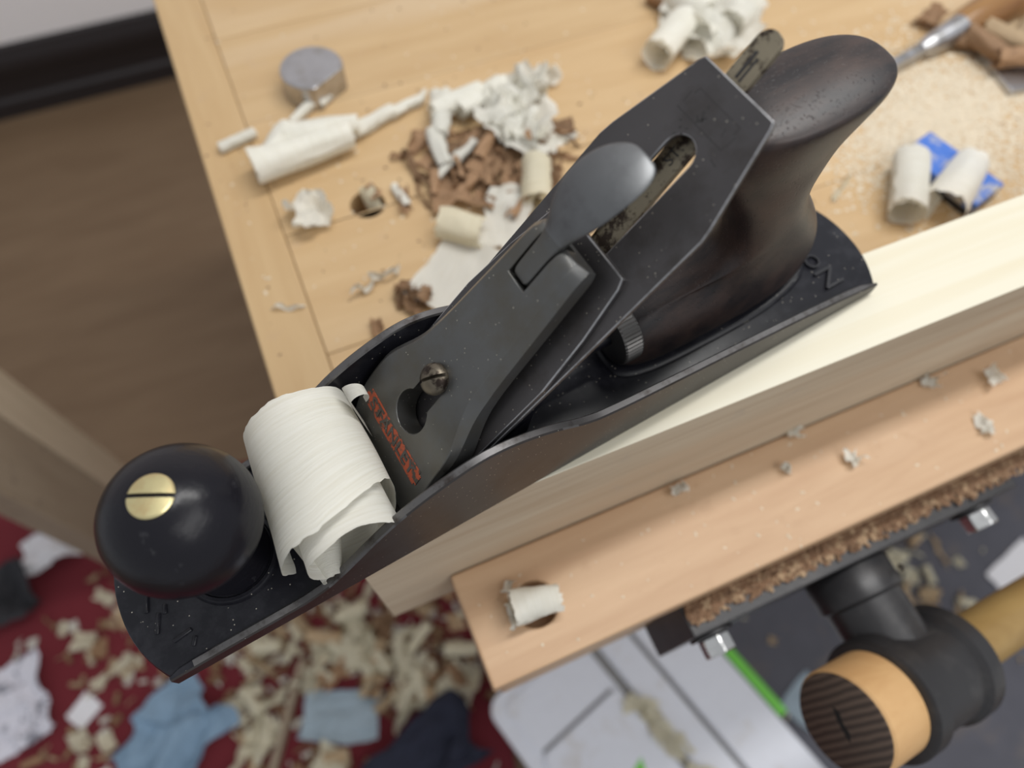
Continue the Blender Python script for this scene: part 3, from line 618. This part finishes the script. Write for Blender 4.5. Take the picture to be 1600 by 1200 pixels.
def sliver(u, v):
    # thin upright ribbon with a hook at its end, beside the lever cap
    if u < 0.6: k = u / 0.6; x, z = 108.5 - 2.5 * k, 26 + 22 * k; y = 12 + 5 * k
    else:
        a = (u - 0.6) / 0.4 * 4.2; x = 106 + 3.6 - 3.6 * math.cos(a); z = 48 + 3.6 * math.sin(a) * 1.0; y = 17 - 1.2 * a * 0.5
    return (x, y + (v - 0.5) * (7.5 if u < 0.6 else 7.5 - 5.0 * (u - 0.6) / 0.4), z)
sh = plane_sheet('plane_shaving', sliver, 40, 5, MT['cream2'], 1.5, 1)
o = bpy.data.objects.new('plane_shaving', sh); C.objects.link(o); sh.materials.append(MT['cream2']); o.location = W(0, 0, 0); o.rotation_euler.z = 0.133
tag(o, 'narrow upright shaving with hooked tip between the rolled shaving and lever cap', 'wood shaving')

# ------------------------------------------------------------------ things on the bench
mg = [(22.5 * math.cos(math.radians(a)), 22.5 * math.sin(math.radians(a))) for a in range(0, 360, 6)]
mg = [(min(x * 0.92 - y * 0.38, 1e9), y, x) for x, y in mg]
pts = []
for k in range(72):
    a = 2 * math.pi * k / 72; x, y = 22.5 * math.cos(a), 22.5 * math.sin(a)
    d = x * 0.50 - y * 0.866
    if d > 17.5: x -= (d - 17.5) * 0.50; y += (d - 17.5) * 0.866
    pts.append((x, y))
p = at(486, 104, BT + 20)
mgo = mesh_obj('steel_slug', *loft([[(x * s, y * s, z) for x, y in pts] for z, s in ((0, 0.97), (0.8, 1), (19.2, 1), (20, 0.96))]), MT['steel'], loc=W(p.x, p.y, BT), angle=40)
tag(mgo, 'round steel slug with one flat side standing on the bench', 'metal slug')

G1 = 'pale shavings scattered on the bench'
def bench_item(u, v, me, mat, rot, label, cat='wood shaving', group=None, name='wood_shaving', z=BT, tilt=(0, 0)):
    p = at(u, v, z); return put(name, me, mat, (p.x, p.y, z), rot, label, cat, group, tilt)
# long shaving with tail: one mesh of two lengths
def seg_roll(p0, p1, r0, r1, turns, seed, a0=0.5, lumps=1.2, jag=3):
    """rolled sheet whose axis runs from p0 to p1 (mm), radius r0 to r1"""
    p0, p1 = Vector(p0), Vector(p1); d_ = p1 - p0; ln = d_.length; rm = (r0 + r1) / 2
    me = roll_mesh('r', ln, rm, rm * 0.72, turns, seed, cone=(r1 - r0) / rm, a0=a0, lumps=lumps, jag=jag)
    mid = (p0 + p1) / 2; me.transform(Matrix.Translation((mid.x * S, mid.y * S, p0.z * S)) @ Matrix.Rotation(math.atan2(d_.y, d_.x) - math.pi / 2, 4, 'Z')); return me
def merged(name, meshes):
    bm = bmesh.new()
    for me in meshes: bm.from_mesh(me)
    me = bpy.data.meshes.new(name); bm.to_mesh(me); bm.free(); return me
ls = merged('long_shaving', [seg_roll((-33, -12, 0), (36, -6, 0), 14.5, 8.5, 1.25, 3, 0.3, 2.4), seg_roll((-6, 9, 2), (44, 4, 1), 11, 7.5, 1.1, 4, 0.2, 1.8), seg_roll((-26, -8, 3), (-2, 14, 2), 9, 10, 0.8, 5, 0.2, 2.0), seg_roll((40, 4, 0), (72, 13, 0), 6.5, 5.0, 1.2, 6, 0.4, 1.6), seg_roll((70, 12, 0), (97, 19, 0), 5.0, 3.2, 1.2, 7, 0.4, 1.4), seg_roll((90, 15, 1), (101, 27, 1), 2.8, 2.0, 1.0, 8, 0.4, 1.0)])
put('wood_shaving', ls, MT['cream2'], (126, 300, BT), 0.0, 'big folded cream shaving with a long twisted tail on the bench', 'wood shaving')
bench_item(374, 226, roll_mesh('r', 27, 4.5, 3, 1.2, 21, a0=0.5), MT['cream2'], -1.35, 'short straight rolled shaving at the bench end cap')
bench_item(474, 184, roll_mesh('r', 24, 4, 3, 1.1, 22, a0=0.5, cone=0.4), MT['cream2'], -0.95, 'small curled strip between steel slug and big folded shaving', group=None)
bench_item(513, 158, roll_mesh('r', 20, 4, 3, 1.1, 23, a0=0.5), MT['cream2'], -0.9, 'small pale curl touching the steel slug')
bench_item(490, 342, crumple_mesh('r', 22, 26, 24, amp=12, freq=2.2, curl=5), MT['cream2'], 0.3, 'crumpled whitish shaving beside the dog hole')
bench_item(627, 312, roll_mesh('r', 20, 3.4, 2, 1.3, 25, a0=0.3), MT['cream2'], 0.15, 'slim white splinter curl to the right of the dog hole')
p = at(579, 306, BT); put('wood_shaving', roll_mesh('r', 30, 5.5, 4, 1.2, 26, a0=0.2), MT['cream'], (p.x - 1, p.y - 1, BT - 9), 0.3, 'rolled shaving standing in the dog hole of the bench', 'wood shaving', tilt=(1.05, 0))
# crumpled long shaving
crl = [((690, 195), 40, 1.2, 31, 'bent', 8), ((688, 245), 34, 1.5, 32, 'bent', 6), ((715, 178), 40, 0.1, 33, 'bent', 9), ((752, 172), 40, 0.3, 34, 'bent', 9), ((712, 258), 40, 0.55, 35, 'bent', 4)]
for (uv, ln, rz, sd_, _, r_) in crl:
    bench_item(uv[0], uv[1], roll_mesh('r', ln, r_, r_ * 0.7, 1.25, sd_, a0=0.4, cone=0.3, lumps=2.2, jag=4), MT['cream2'], rz - 1.57, 'crinkled white shaving in the chain beside the brown chips', group='crinkled white shavings by the brown chips')
for k, (u, v_, a_, s_) in enumerate([(795, 178, 0.4, 30), (822, 160, 1.2, 28), (812, 205, 2.1, 34), (835, 140, 0.9, 22), (790, 215, 0.2, 26), (840, 235, 1.9, 26), (775, 190, 1.0, 26), (818, 238, 0.6, 22)]):
    bench_item(u, v_, crumple_mesh('r', s_ * 1.2, s_, 50 + k, amp=14, freq=2.4, curl=6), MT['cream2'], a_, 'frilly white shaving in the crumpled heap behind the brown chips', group='frilly white shavings in a heap', z=BT + (3 if k in (2, 6) else 0))
# brown chips
for k in range(96):
    rnd = random.Random(200 + k)
    if k < 78: u, v_ = 772 + rnd.gauss(0, 62), 262 + rnd.gauss(0, 30)
    elif k < 90: u, v_ = 648 + rnd.gauss(0, 16), 468 + rnd.gauss(0, 8)
    else: u, v_ = rnd.choice([(905, 105), (630, 245), (872, 212), (590, 512), (655, 232), (885, 200)])
    u = min(u, 880 - (v_ - 250) * 0.7); L_ = rnd.uniform(10, 28) if k < 78 else rnd.uniform(7, 15)
    if k % 3 == 0: me = roll_mesh('r', L_, rnd.uniform(3, 6), rnd.uniform(2.5, 4), rnd.uniform(0.5, 1.0), 300 + k, a0=rnd.uniform(2.5, 4.5), jag=4, lumps=1.2); shp = 'curled'
    elif k % 3 == 1: me = crumple_mesh('r', L_, L_ * 0.6, 300 + k, amp=4.5, freq=2, n=9); shp = 'flat crinkled'
    else: me = strip_mesh('r', L_ * 1.6, rnd.uniform(4, 8), 300 + k, amp=4, twist=0.7, waves=1.5, nu=22); shp = 'narrow twisted'
    if k < 78 or k >= 90: wh = ('beside the dog hole' if u < 690 else 'under the frilly white shavings' if v_ < 245 else 'in the thick of the brown heap') ; lb = shp + ' brown shaving ' + wh
    else: lb = shp + ' brown chip in the little clump near the iron cheek'
    bench_item(u, v_, me, MT['brown'], rnd.uniform(-0.6, 0.9) - 0.9, lb.replace('shaving', 'chip'), cat='wood chip', name='wood_chip', group=lb.replace('shaving', 'chip') + 's', z=BT + rnd.choice([0, 0, 2, 4]))
# cream shavings beside the plane
bench_item(722, 372, roll_mesh('r', 30, 12, 9, 0.6, 61, a0=0.3, lumps=2, jag=4), MT['cream'], 0.9, 'arched cream shaving leaning towards the lever cap')
bench_item(790, 352, crumple_mesh('r', 50, 34, 62, amp=9, freq=1.4, curl=6), MT['cream2'], 0.9, 'broad pale shaving lying along the lever cap')
bench_item(712, 438, crumple_mesh('r', 56, 44, 63, amp=5, freq=1.1, curl=4), MT['cream2'], 0.7, 'flat broad whitish shaving beside the small brown clump')
bench_item(836, 302, roll_mesh('r', 36, 12, 7, 1.1, 64, a0=0.5, lumps=1.5, jag=3), MT['cream'], -0.4, 'plump yellowish curl tucked against the thumb lever side')
bench_item(588, 442, strip_mesh('r', 34, 8, 65, amp=7, twist=1.6, waves=3), MT['cream2'], 0.4, 'stringy white shaving wisp left of the small brown clump')
bench_item(450, 482, strip_mesh('r', 22, 4, 66, amp=3, twist=1, waves=2), MT['cream2'], -0.3, 'thin pale sliver lying on the bench end cap seam')
bench_item(888, 214, crumple_mesh('r', 14, 9, 67, amp=3), MT['cream2'], 0.2, 'little white flake at the edge of the brown chips')
# upper heap
for k, (u, v_, a_, kind, s_) in enumerate([(1042, 84, 0.25, 'roll', 46), (1078, 62, 0.9, 'crumple', 52), (1112, 50, 0.2, 'crumple', 50), (1095, 20, 0.7, 'crumple', 54), (1140, 70, 0.4, 'crumple', 46), (1070, 30, 1.4, 'roll', 40), (1128, 30, 1.9, 'crumple', 40), (1105, 85, 1.2, 'crumple', 44), (1150, 48, 0.1, 'roll', 34)]):
    me = roll_mesh('r', s_, 14, 9, 1.3, 80 + k, a0=0.5, lumps=1.5, jag=3) if kind == 'roll' else crumple_mesh('r', s_, s_ * 0.8, 80 + k, amp=15, freq=1.6, curl=9)
    bench_item(u, v_, me, MT['cream2'], a_ - (1.2 if kind == 'roll' else 0), ('rolled' if kind == 'roll' else 'crumpled') + ' pale shaving in the heap behind the blade\'s top edge', group=kind + ' shavings heaped behind the blade')
bench_item(1038, 14, roll_mesh('r', 30, 9, 6, 1.0, 95, a0=0.5, jag=3), MT['brown'], 0.5, 'single brown curl beside the heap of large pale shavings')
# blue sanding block + rolled white shaving
blk = empty('sanding_block', W(536, 112, BT), -1.31); tag(blk, 'dusty blue sanding block on the bench under a rolled shaving', 'sanding block')
mesh_obj('foam', *box(-31, 31, -16, 16, 5.2, 13), MT['blue'], blk, smooth=False, bevel=1.2)
mesh_obj('abrasive_base', *box(-31, 31, -16, 16, 0, 5), MT['charcoal'], blk, smooth=False, bevel=0.8)
def bench_roll(a_uv, b_uv, r0, r1, turns, seed, mat, label, z=BT, a0=0.5, lumps=1.5, jag=3):
    A_, B_ = at(*a_uv, z), at(*b_uv, z); m_ = (A_ + B_) / 2
    me = seg_roll((A_.x - m_.x, A_.y - m_.y, 0), (B_.x - m_.x, B_.y - m_.y, 0), r0, r1, turns, seed, a0, lumps, jag)
    return put('wood_shaving', me, mat, (m_.x, m_.y, z), 0.0, label, 'wood shaving')
bench_roll((1408, 268), (1402, 352), 13, 13, 1.5, 101, MT['cream2'], 'thick closed roll of shaving beside the sanding block')
bench_roll((1452, 345), (1500, 272), 17, 12, 0.75, 102, MT['cream2'], 'open pale shaving draped against the sanding block', a0=-0.1)
bench_item(1312, 296, strip_mesh('r', 30, 4, 103, amp=1.5, twist=0.3, waves=1), MT['cream'], 0.55, 'thin pale splinter on the bench behind the rear handle')
# chisel
A = at(1372, 112, BT + 8); Bp = at(1482, 50, BT + 12); d = (Bp - A).normalized(); d = Vector((d.x, d.y, 0.03)).normalized()
ch = empty('chisel', W(A.x, A.y, BT)); tag(ch, 'old chisel with steel socket and dark wooden handle', 'chisel')
o0 = Vector((0, 0, 7)); Ls = (Bp - A).length
def seg(s0, s1, prof, name, mat, n=24): return mesh_obj(name, *tube_profile(o0 + d * s0, o0 + d * s1, prof, n), mat, ch)
side = Vector((-d.y, d.x, 0)).normalized(); upv = Vector((0, 0, 1))
rg = [[tuple(o0 + d * s + side * a * 5.0 + upv * b_ * 2.6) for a, b_ in ((-1, -1), (1, -1), (0.7, 1), (-0.7, 1))] for s in (-45, Ls - 28)]
mesh_obj('shank', *loft(rg), MT['steel'], ch, smooth=False, bevel=0.5)
seg(Ls - 30, Ls + 14, [(0, 4.5), (0.08, 5.5), (0.14, 7.0), (0.3, 8.0), (1, 11)], 'socket', MT['steel'])
hnd = seg(Ls + 12, Ls + 120, [(0, 10.5), (0.06, 13), (0.3, 15.5), (0.62, 15), (0.64, 15.8), (0.72, 15.8), (0.74, 15), (0.95, 13.5), (1, 10)], 'handle', MT['handle'])
# metal plate with brown curls
pl = at(1566, 112, BT); pm = mesh_obj('steel_plate', *join([box(-24, 24, -34, 34, 0, 5)]), MT['steel'], loc=W(pl.x + 14, pl.y + 6, BT), rotz=-0.16, smooth=False, bevel=0.8)
tag(pm, 'flat grey steel plate at the bench edge under brown curls', 'steel plate')
for k, (u, v_, a_) in enumerate([(1536, 84, 0.2), (1564, 72, 0.5), (1584, 104, 1.2), (1592, 62, 2.0), (1514, 78, 0.9), (1552, 70, 1.6)]):
    bench_item(u, v_, roll_mesh('r', 38, 8, 5, 0.9, 110 + k, a0=0.3, jag=4, lumps=2), MT['tan'] if k % 2 else MT['brown'], a_, 'brown curl lying on and around the steel plate', group='brown curls by the steel plate', z=BT + (5.5 if k in (0, 1, 2, 3) else 0))
bench_item(1452, 36, crumple_mesh('r', 26, 16, 120, amp=6, curl=4), MT['brown'], 0.4, 'dark brown chip above the chisel socket')
# on the vise jaw
bench_roll((800, 957), (872, 938), 10.5, 7.5, 1.4, 130, MT['cream2'], 'rolled shaving lying over the hole in the wooden vise jaw')
p = at(798, 948, BT); put('wood_shaving', strip_mesh('r', 26, 8, 131, amp=6, twist=1.8, waves=3), MT['cream2'], (p.x, p.y, BT), 1.2, 'frayed wisp of shaving at the jaw hole\'s rim', 'wood shaving')
for k, (u, v_, s_) in enumerate([(1057, 765, 8), (1243, 678, 7), (1330, 718, 9), (1450, 598, 9), (1546, 592, 12), (1534, 668, 10), (1225, 735, 5)]):
    bench_item(u, v_, crumple_mesh('r', s_, s_ * 0.8, 140 + k, amp=5, curl=3), MT['cream2'], k * 0.8, 'tiny pale chip on the wooden vise jaw', cat='wood chip', group='tiny chips on the vise jaw', name='wood_chip')

# ------------------------------------------------------------------ dust and crumbs (nobody could count them)
def flakes(name, n, place, smin, smax, mat, label, cat, base, seed, mat2=None):
    rnd = random.Random(seed); V, F = [], []
    for _ in range(n):
        pt = place(rnd)
        if pt is None: continue
        s = rnd.uniform(smin, smax); a = rnd.uniform(0, 6.28); h = s * rnd.uniform(0.2, 0.6); i = len(V); l_ = rnd.uniform(1, 2.2)
        for k, (x, y) in enumerate(((-l_, -1), (l_, -1), (l_, 1), (-l_, 1))):
            X, Y = x * s / 2, y * s / 2; V.append((pt[0] + X * math.cos(a) - Y * math.sin(a), pt[1] + X * math.sin(a) + Y * math.cos(a), pt[2] + (h * rnd.uniform(0.1, 0.5) if k % 2 else 0.05)))
        V.append((pt[0], pt[1], pt[2] + h)); F += [(i, i + 1, i + 4), (i + 1, i + 2, i + 4), (i + 2, i + 3, i + 4), (i + 3, i, i + 4)]
    me = bpy.data.meshes.new(name); me.from_pydata([(W(*v) - base) for v in V], [], F); me.materials.append(mat)
    if mat2:
        me.materials.append(mat2)
        for q_ in me.polygons: q_.material_index = (q_.index // 4) % 2
    o = bpy.data.objects.new(name, me); C.objects.link(o); o.location = base; tag(o, label, cat, kind='stuff'); return o
def on_bench(u, v): p = at(u, v, BT); return (p.x, p.y, BT) if p.x > BX0 + 3 and p.y > 40 else None
flakes('sawdust', 9000, lambda r: on_bench(1470 + r.gauss(0, 85), 185 + r.gauss(0, 62)), 0.8, 2.2, MT['dust'], 'pale sawdust sprinkled on the bench around the chisel and sanding block', 'sawdust', W(600, 180, BT), 1)
flakes('wood_crumbs', 640, lambda r: on_bench(r.uniform(300, 1300) if r.random() < 0.6 else r.gauss(740, 90), r.uniform(0, 580) if r.random() < 0.5 else r.gauss(280, 70)), 0.4, 1.7, MT['dust'], 'tiny pale and brown wood crumbs scattered over the bench top', 'crumbs', W(300, 250, BT), 2, MT['dust_brown'])
flakes('brown_sawdust', 2600, lambda r: (r.uniform(230, 470), -70.5 - abs(r.gauss(0, 5.0)) % 11, -122.9 + r.uniform(0, 1.8)), 0.8, 2.6, MT['dust_brown'], 'brown sawdust heaped along the ledge of the vise plate', 'sawdust', W(340, -75, -123), 4)
flakes('jaw_crumbs', 110, lambda r: (r.uniform(125, 560), r.uniform(-69, -12), BT), 0.4, 1.3, MT['dust'], 'fine crumbs on the wooden vise jaw', 'crumbs', W(340, -40, BT), 5)

# ------------------------------------------------------------------ grey tool case on the mat
CZ = -750.0
th = math.radians(16)
c0 = at(762, 1112, CZ); cx_ = Vector((math.cos(th), math.sin(th), 0)); cy_ = Vector((-math.sin(th), math.cos(th), 0))
org = Vector((c0.x, c0.y, 0)) + cx_ * 148 - cy_ * 190
case = empty('tool_case', W(org.x, org.y, MATZ), th); tag(case, 'light grey plastic tool case with grooved lid and green latch', 'tool case')
CH = CZ - MATZ
def rrect(a, b_, r, n=6): return arc(a - r, b_ - r, r, 0, 90, n) + arc(-a + r, b_ - r, r, 90, 180, n) + arc(-a + r, -b_ + r, r, 180, 270, n) + arc(a - r, -b_ + r, r, 270, 360, n)
def cplate(name, cxy, a, b_, r, z0, z1, mat, bev=1.5):
    return link(name, plate(rrect(a, b_, r), [], lambda p_, q_, o_: (p_ + cxy[0], q_ + cxy[1], o_), z0, z1), mat, case, smooth=False, bevel=bev, seg=3)
cplate('case_body', (0, 0), 144, 194, 22, 0, CH - 40, MT['case'])
cplate('lid', (0, 0), 148, 198, 24, CH - 39.7, CH - 4, MT['case'], 3)
cplate('lid_panel', (-62, -36), 66, 140, 12, CH - 3.8, CH + 2, MT['case'], 2)
cplate('lid_corner_field', (-62, 146), 66, 36, 10, CH - 3.8, CH - 1, MT['case'], 1)
cplate('lid_rib', (42, 0), 20, 186, 6, CH - 3.8, CH + 1, MT['case'], 2)
cplate('lid_edge_panel', (107, 0), 36, 190, 14, CH - 3.8, CH + 1, MT['case'], 2)
cplate('groove', (13, 0), 6, 180, 3, CH - 3.8, CH - 3, MT['groove'], 0.2)
cplate('groove', (66.5, 0), 3, 184, 2, CH - 3.8, CH - 3.2, MT['groove'], 0.2)
cplate('groove', (-62, 107.5), 60, 1.8, 1.2, CH - 3.8, CH - 3.0, MT['groove'], 0.1)
lt = mesh_obj('latch', *box(150, 166, -62, 62, CH - 44, CH - 8), MT['green'], case, smooth=False, bevel=4, seg=3)
mesh_obj('latch_back', *box(148.2, 149.8, -70, 70, CH - 60, CH - 6), MT['charcoal'], case, smooth=False, bevel=1)
mk = mesh_obj('green_mark', *join([loft([[(x, y, z) for x, y in ((-52, 18), (-28, 24), (-36, 4), (-20, -40), (-34, -44), (-46, 0))] for z in (CH + 1.9, CH + 2.3)])]), MT['green'], case, smooth=False)
for k, (x, y) in enumerate([(14, 40), (16, 5), (15, -40), (13, 70)]):
    pw = org + cx_ * x + cy_ * y
    put('wood_shaving', crumple_mesh('r', 26, 40, 160 + k, amp=10, freq=2, curl=4), MT['cream'], (pw.x, pw.y, CZ - 3.8 + 0.9), th + 0.2 * k, 'pale shaving caught in the groove of the grey tool case lid', 'wood shaving', 'shavings in the tool case groove', lift=0.5)

# ------------------------------------------------------------------ litter on the floor
rugp = lambda u, v: at(u, v, RUGZ)
protos = []
for k in range(10):
    rnd = random.Random(400 + k)
    if k < 5: protos.append(roll_mesh('litter', rnd.uniform(34, 60), rnd.uniform(9, 16), rnd.uniform(6, 9), rnd.uniform(0.7, 1.5), 410 + k, a0=rnd.uniform(0, 1), jag=6, lumps=3, cone=rnd.uniform(-0.4, 0.4), nu=26))
    elif k < 8: protos.append(crumple_mesh('litter', rnd.uniform(40, 60), rnd.uniform(30, 46), 410 + k, amp=16, freq=1.8, n=10, curl=10))
    else: protos.append(strip_mesh('litter', rnd.uniform(80, 120), 18, 410 + k, amp=14, twist=1.2, waves=2, nu=26))
mk_mats = [('cream', 'pale curled shaving in the litter on the red carpet', 'pale shavings littering the carpet'), ('tan', 'tan curled shaving in the litter on the red carpet', 'tan shavings littering the carpet'), ('brown', 'brown curled shaving in the litter on the red carpet', 'brown shavings littering the carpet')]
pm_ = {}
def litter(u, v, z, k, mat, rot, scale, label, group):
    key = (k, mat)
    if key not in pm_:
        me = protos[k].copy(); me.materials.clear(); me.materials.append(MT[mat]); pm_[key] = me
    p = at(u, v, z); o = bpy.data.objects.new('wood_shaving', pm_[key]); C.objects.link(o); o.location = W(p.x, p.y, z + 0.5); o.rotation_euler.z = rot; o.scale = (scale,) * 3
    if label is None:
        shp = 'rolled' if k < 5 else 'crumpled' if k < 8 else 'long twisted'
        marks = (((278, 1160), 'the crumpled light blue cloth'), ((535, 1120), 'the flat pale blue rag'), ((690, 1180), 'the dark navy cloth'), ((134, 1110), 'the white paper scrap'), ((80, 862), 'the upright timber post'), ((30, 1105), 'the printed sheet'), ((450, 1120), 'the narrow wooden strip'), ((640, 960), 'the pine board end'))
        near = min(marks, key=lambda q_: (q_[0][0] - u) ** 2 + (q_[0][1] - v) ** 2)[1]
        label = {'cream': 'pale', 'tan': 'tan', 'brown': 'brown'}[mat] + ' ' + shp + ' shaving on the red carpet near ' + near; group = label
    tag(o, label, 'wood shaving', group)
AVOID = ((790, 1150, 60), (278, 1160, 96), (535, 1120, 62), (668, 1188, 92), (134, 1110, 34), (80, 868, 56), (30, 1105, 78), (18, 945, 66), (90, 800, 50)) + tuple((475 - 50 * k / 9, 1030 + 185 * k / 9, 17) for k in range(10))
rnd = random.Random(99); placed = 0; tries = 0
def litter_spot(k):
    while True:
        if k % 5: u, v_ = rnd.gauss(560, 120), rnd.gauss(1065, 95)
        else: u, v_ = rnd.uniform(0, 420), rnd.uniform(880, 1200)
        if not (-20 < u < 800 and 880 < v_ < 1250): continue
        if u < 330 and rnd.random() < (0.85 if k % 5 else 0.45): continue
        p = at(u, v_, RUGZ)
        if p.x > 160 or p.y + 0.23 * p.x > 460: continue
        if any((u - a) ** 2 + (v_ - b) ** 2 < c * c for a, b, c in AVOID): continue
        return u, v_
for placed in range(165):
    u, v_ = litter_spot(placed)
    mt = 'cream' if rnd.random() < 0.62 else ('tan' if rnd.random() < 0.6 else 'brown')
    litter(u, v_, RUGZ + rnd.choice([3, 4, 7, 10]) * (1 if placed % 5 else 0), rnd.randrange(10), mt, rnd.uniform(0, 6.28), rnd.uniform(0.5, 1.1) if placed % 5 else rnd.uniform(0.3, 0.8), None, None)
bm = bmesh.new()
for mi_, cnt in ((0, 200), (1, 170), (2, 130)):
    for k in range(cnt):
        u, v_ = litter_spot(k * 2 + 1); p = at(u, v_, RUGZ); me = protos[rnd.randrange(10)].copy()
        for q_ in me.polygons: q_.material_index = mi_
        me.transform(Matrix.Translation(W(p.x, p.y, RUGZ + 0.5) - W(-100, 100, RUGZ)) @ Matrix.Rotation(rnd.uniform(0, 6.28), 4, 'Z') @ Matrix.Scale(rnd.uniform(0.15, 0.42), 4)); bm.from_mesh(me); bpy.data.meshes.remove(me)
me = bpy.data.meshes.new('chip_litter'); bm.to_mesh(me); bm.free()
for q_ in ('brown', 'tan', 'cream2'): me.materials.append(MT[q_])
o = bpy.data.objects.new('chip_litter', me); C.objects.link(o); o.location = W(-100, 100, RUGZ); tag(o, 'small brown, tan and whitish chips spread thickly over the red carpet', 'wood chips', kind='stuff')
placed = 0
while placed < 46:
    if placed < 24: u, v_ = rnd.gauss(1435, 40), rnd.gauss(905, 45)
    else: u, v_ = rnd.uniform(1120, 1600), rnd.uniform(830, 1200)
    p = at(u, v_, MATZ)
    mt = 'cream' if rnd.random() < 0.6 else 'tan'
    litter(u, v_, MATZ, rnd.randrange(10), mt, rnd.uniform(0, 6.28), rnd.uniform(0.3, 0.75) if placed < 24 else rnd.uniform(0.12, 0.3), ('pale' if mt == 'cream' else 'tan') + ' shaving on the dark floor mat under the vise handle', mt + ' shavings on the dark mat'); placed += 1
def cloth(u, v, z, a, b_, seed, mat, rot, label, cat, name, amp=26, freq=1.8, n=22, curl=0):
    me = crumple_mesh(name, a, b_, seed, amp=amp, freq=freq, n=n, curl=curl); p = at(u, v, z); return put(name, me, mat, (p.x, p.y, z), rot, label, cat, lift=0.5)
cloth(278, 1160, RUGZ, 150, 110, 501, MT['rag'], 0.5, 'crumpled light blue cloth on the carpet beneath the plane\'s toe', 'cloth', 'blue_cloth', amp=46, freq=2.6)
cloth(535, 1120, RUGZ, 120, 70, 502, MT['rag2'], -0.4, 'flat pale blue rag among the shavings', 'cloth', 'blue_cloth', amp=16)
cloth(668, 1188, RUGZ, 170, 110, 503, MT['navy'], 0.3, 'dark navy cloth lying against the grey tool case', 'cloth', 'navy_cloth', amp=34)
cloth(134, 1110, RUGZ, 42, 36, 504, MT['paper'], 0.6, 'small square white paper scrap alone on the red carpet', 'paper', 'paper_scrap', amp=4, freq=1, n=6)
cloth(80, 862, RUGZ, 86, 66, 505, MT['paper'], 0.2, 'crumpled white paper beside the upright timber post', 'paper', 'crumpled_paper', amp=26)
cloth(30, 1105, RUGZ, 95, 130, 506, MT['print'], 0.2, 'crumpled white printed sheet on the red carpet', 'paper', 'crumpled_paper', amp=26, freq=2.2)
cloth(18, 945, RUGZ, 100, 90, 507, MT['charcoal'], 0.2, 'crumpled black cloth at the edge of the red carpet', 'cloth', 'black_cloth', amp=40)
cloth(1590, 890, MATZ, 110, 60, 508, MT['paper'], 0.25, 'flat white paper sheet on the dark mat behind the vise handle', 'paper', 'paper_scrap', amp=4, freq=1, n=8)
cloth(1262, 1095, MATZ, 70, 60, 509, MT['rag2'], 0.4, 'pale blue cloth scrap between the green latch and vise handle', 'cloth', 'blue_cloth', amp=6, freq=1, n=8)
pa, pb = at(475, 1030, RUGZ + 10), at(425, 1215, RUGZ + 10)
stick = mesh_obj('wood_offcut', *loft([[(s * (pb.x - pa.x) / 2 + x, s * (pb.y - pa.y) / 2 + x * 0.45, z) for x, z in ((-8, 0), (8, 0), (8, 24), (-8, 24))] for s in (-1, 1)]), MT['post'], loc=W((pa.x + pb.x) / 2, (pa.y + pb.y) / 2, RUGZ + 0.5), smooth=False, bevel=1)
tag(stick, 'narrow grey-brown wooden strip lying among the carpet shavings', 'wood strip')
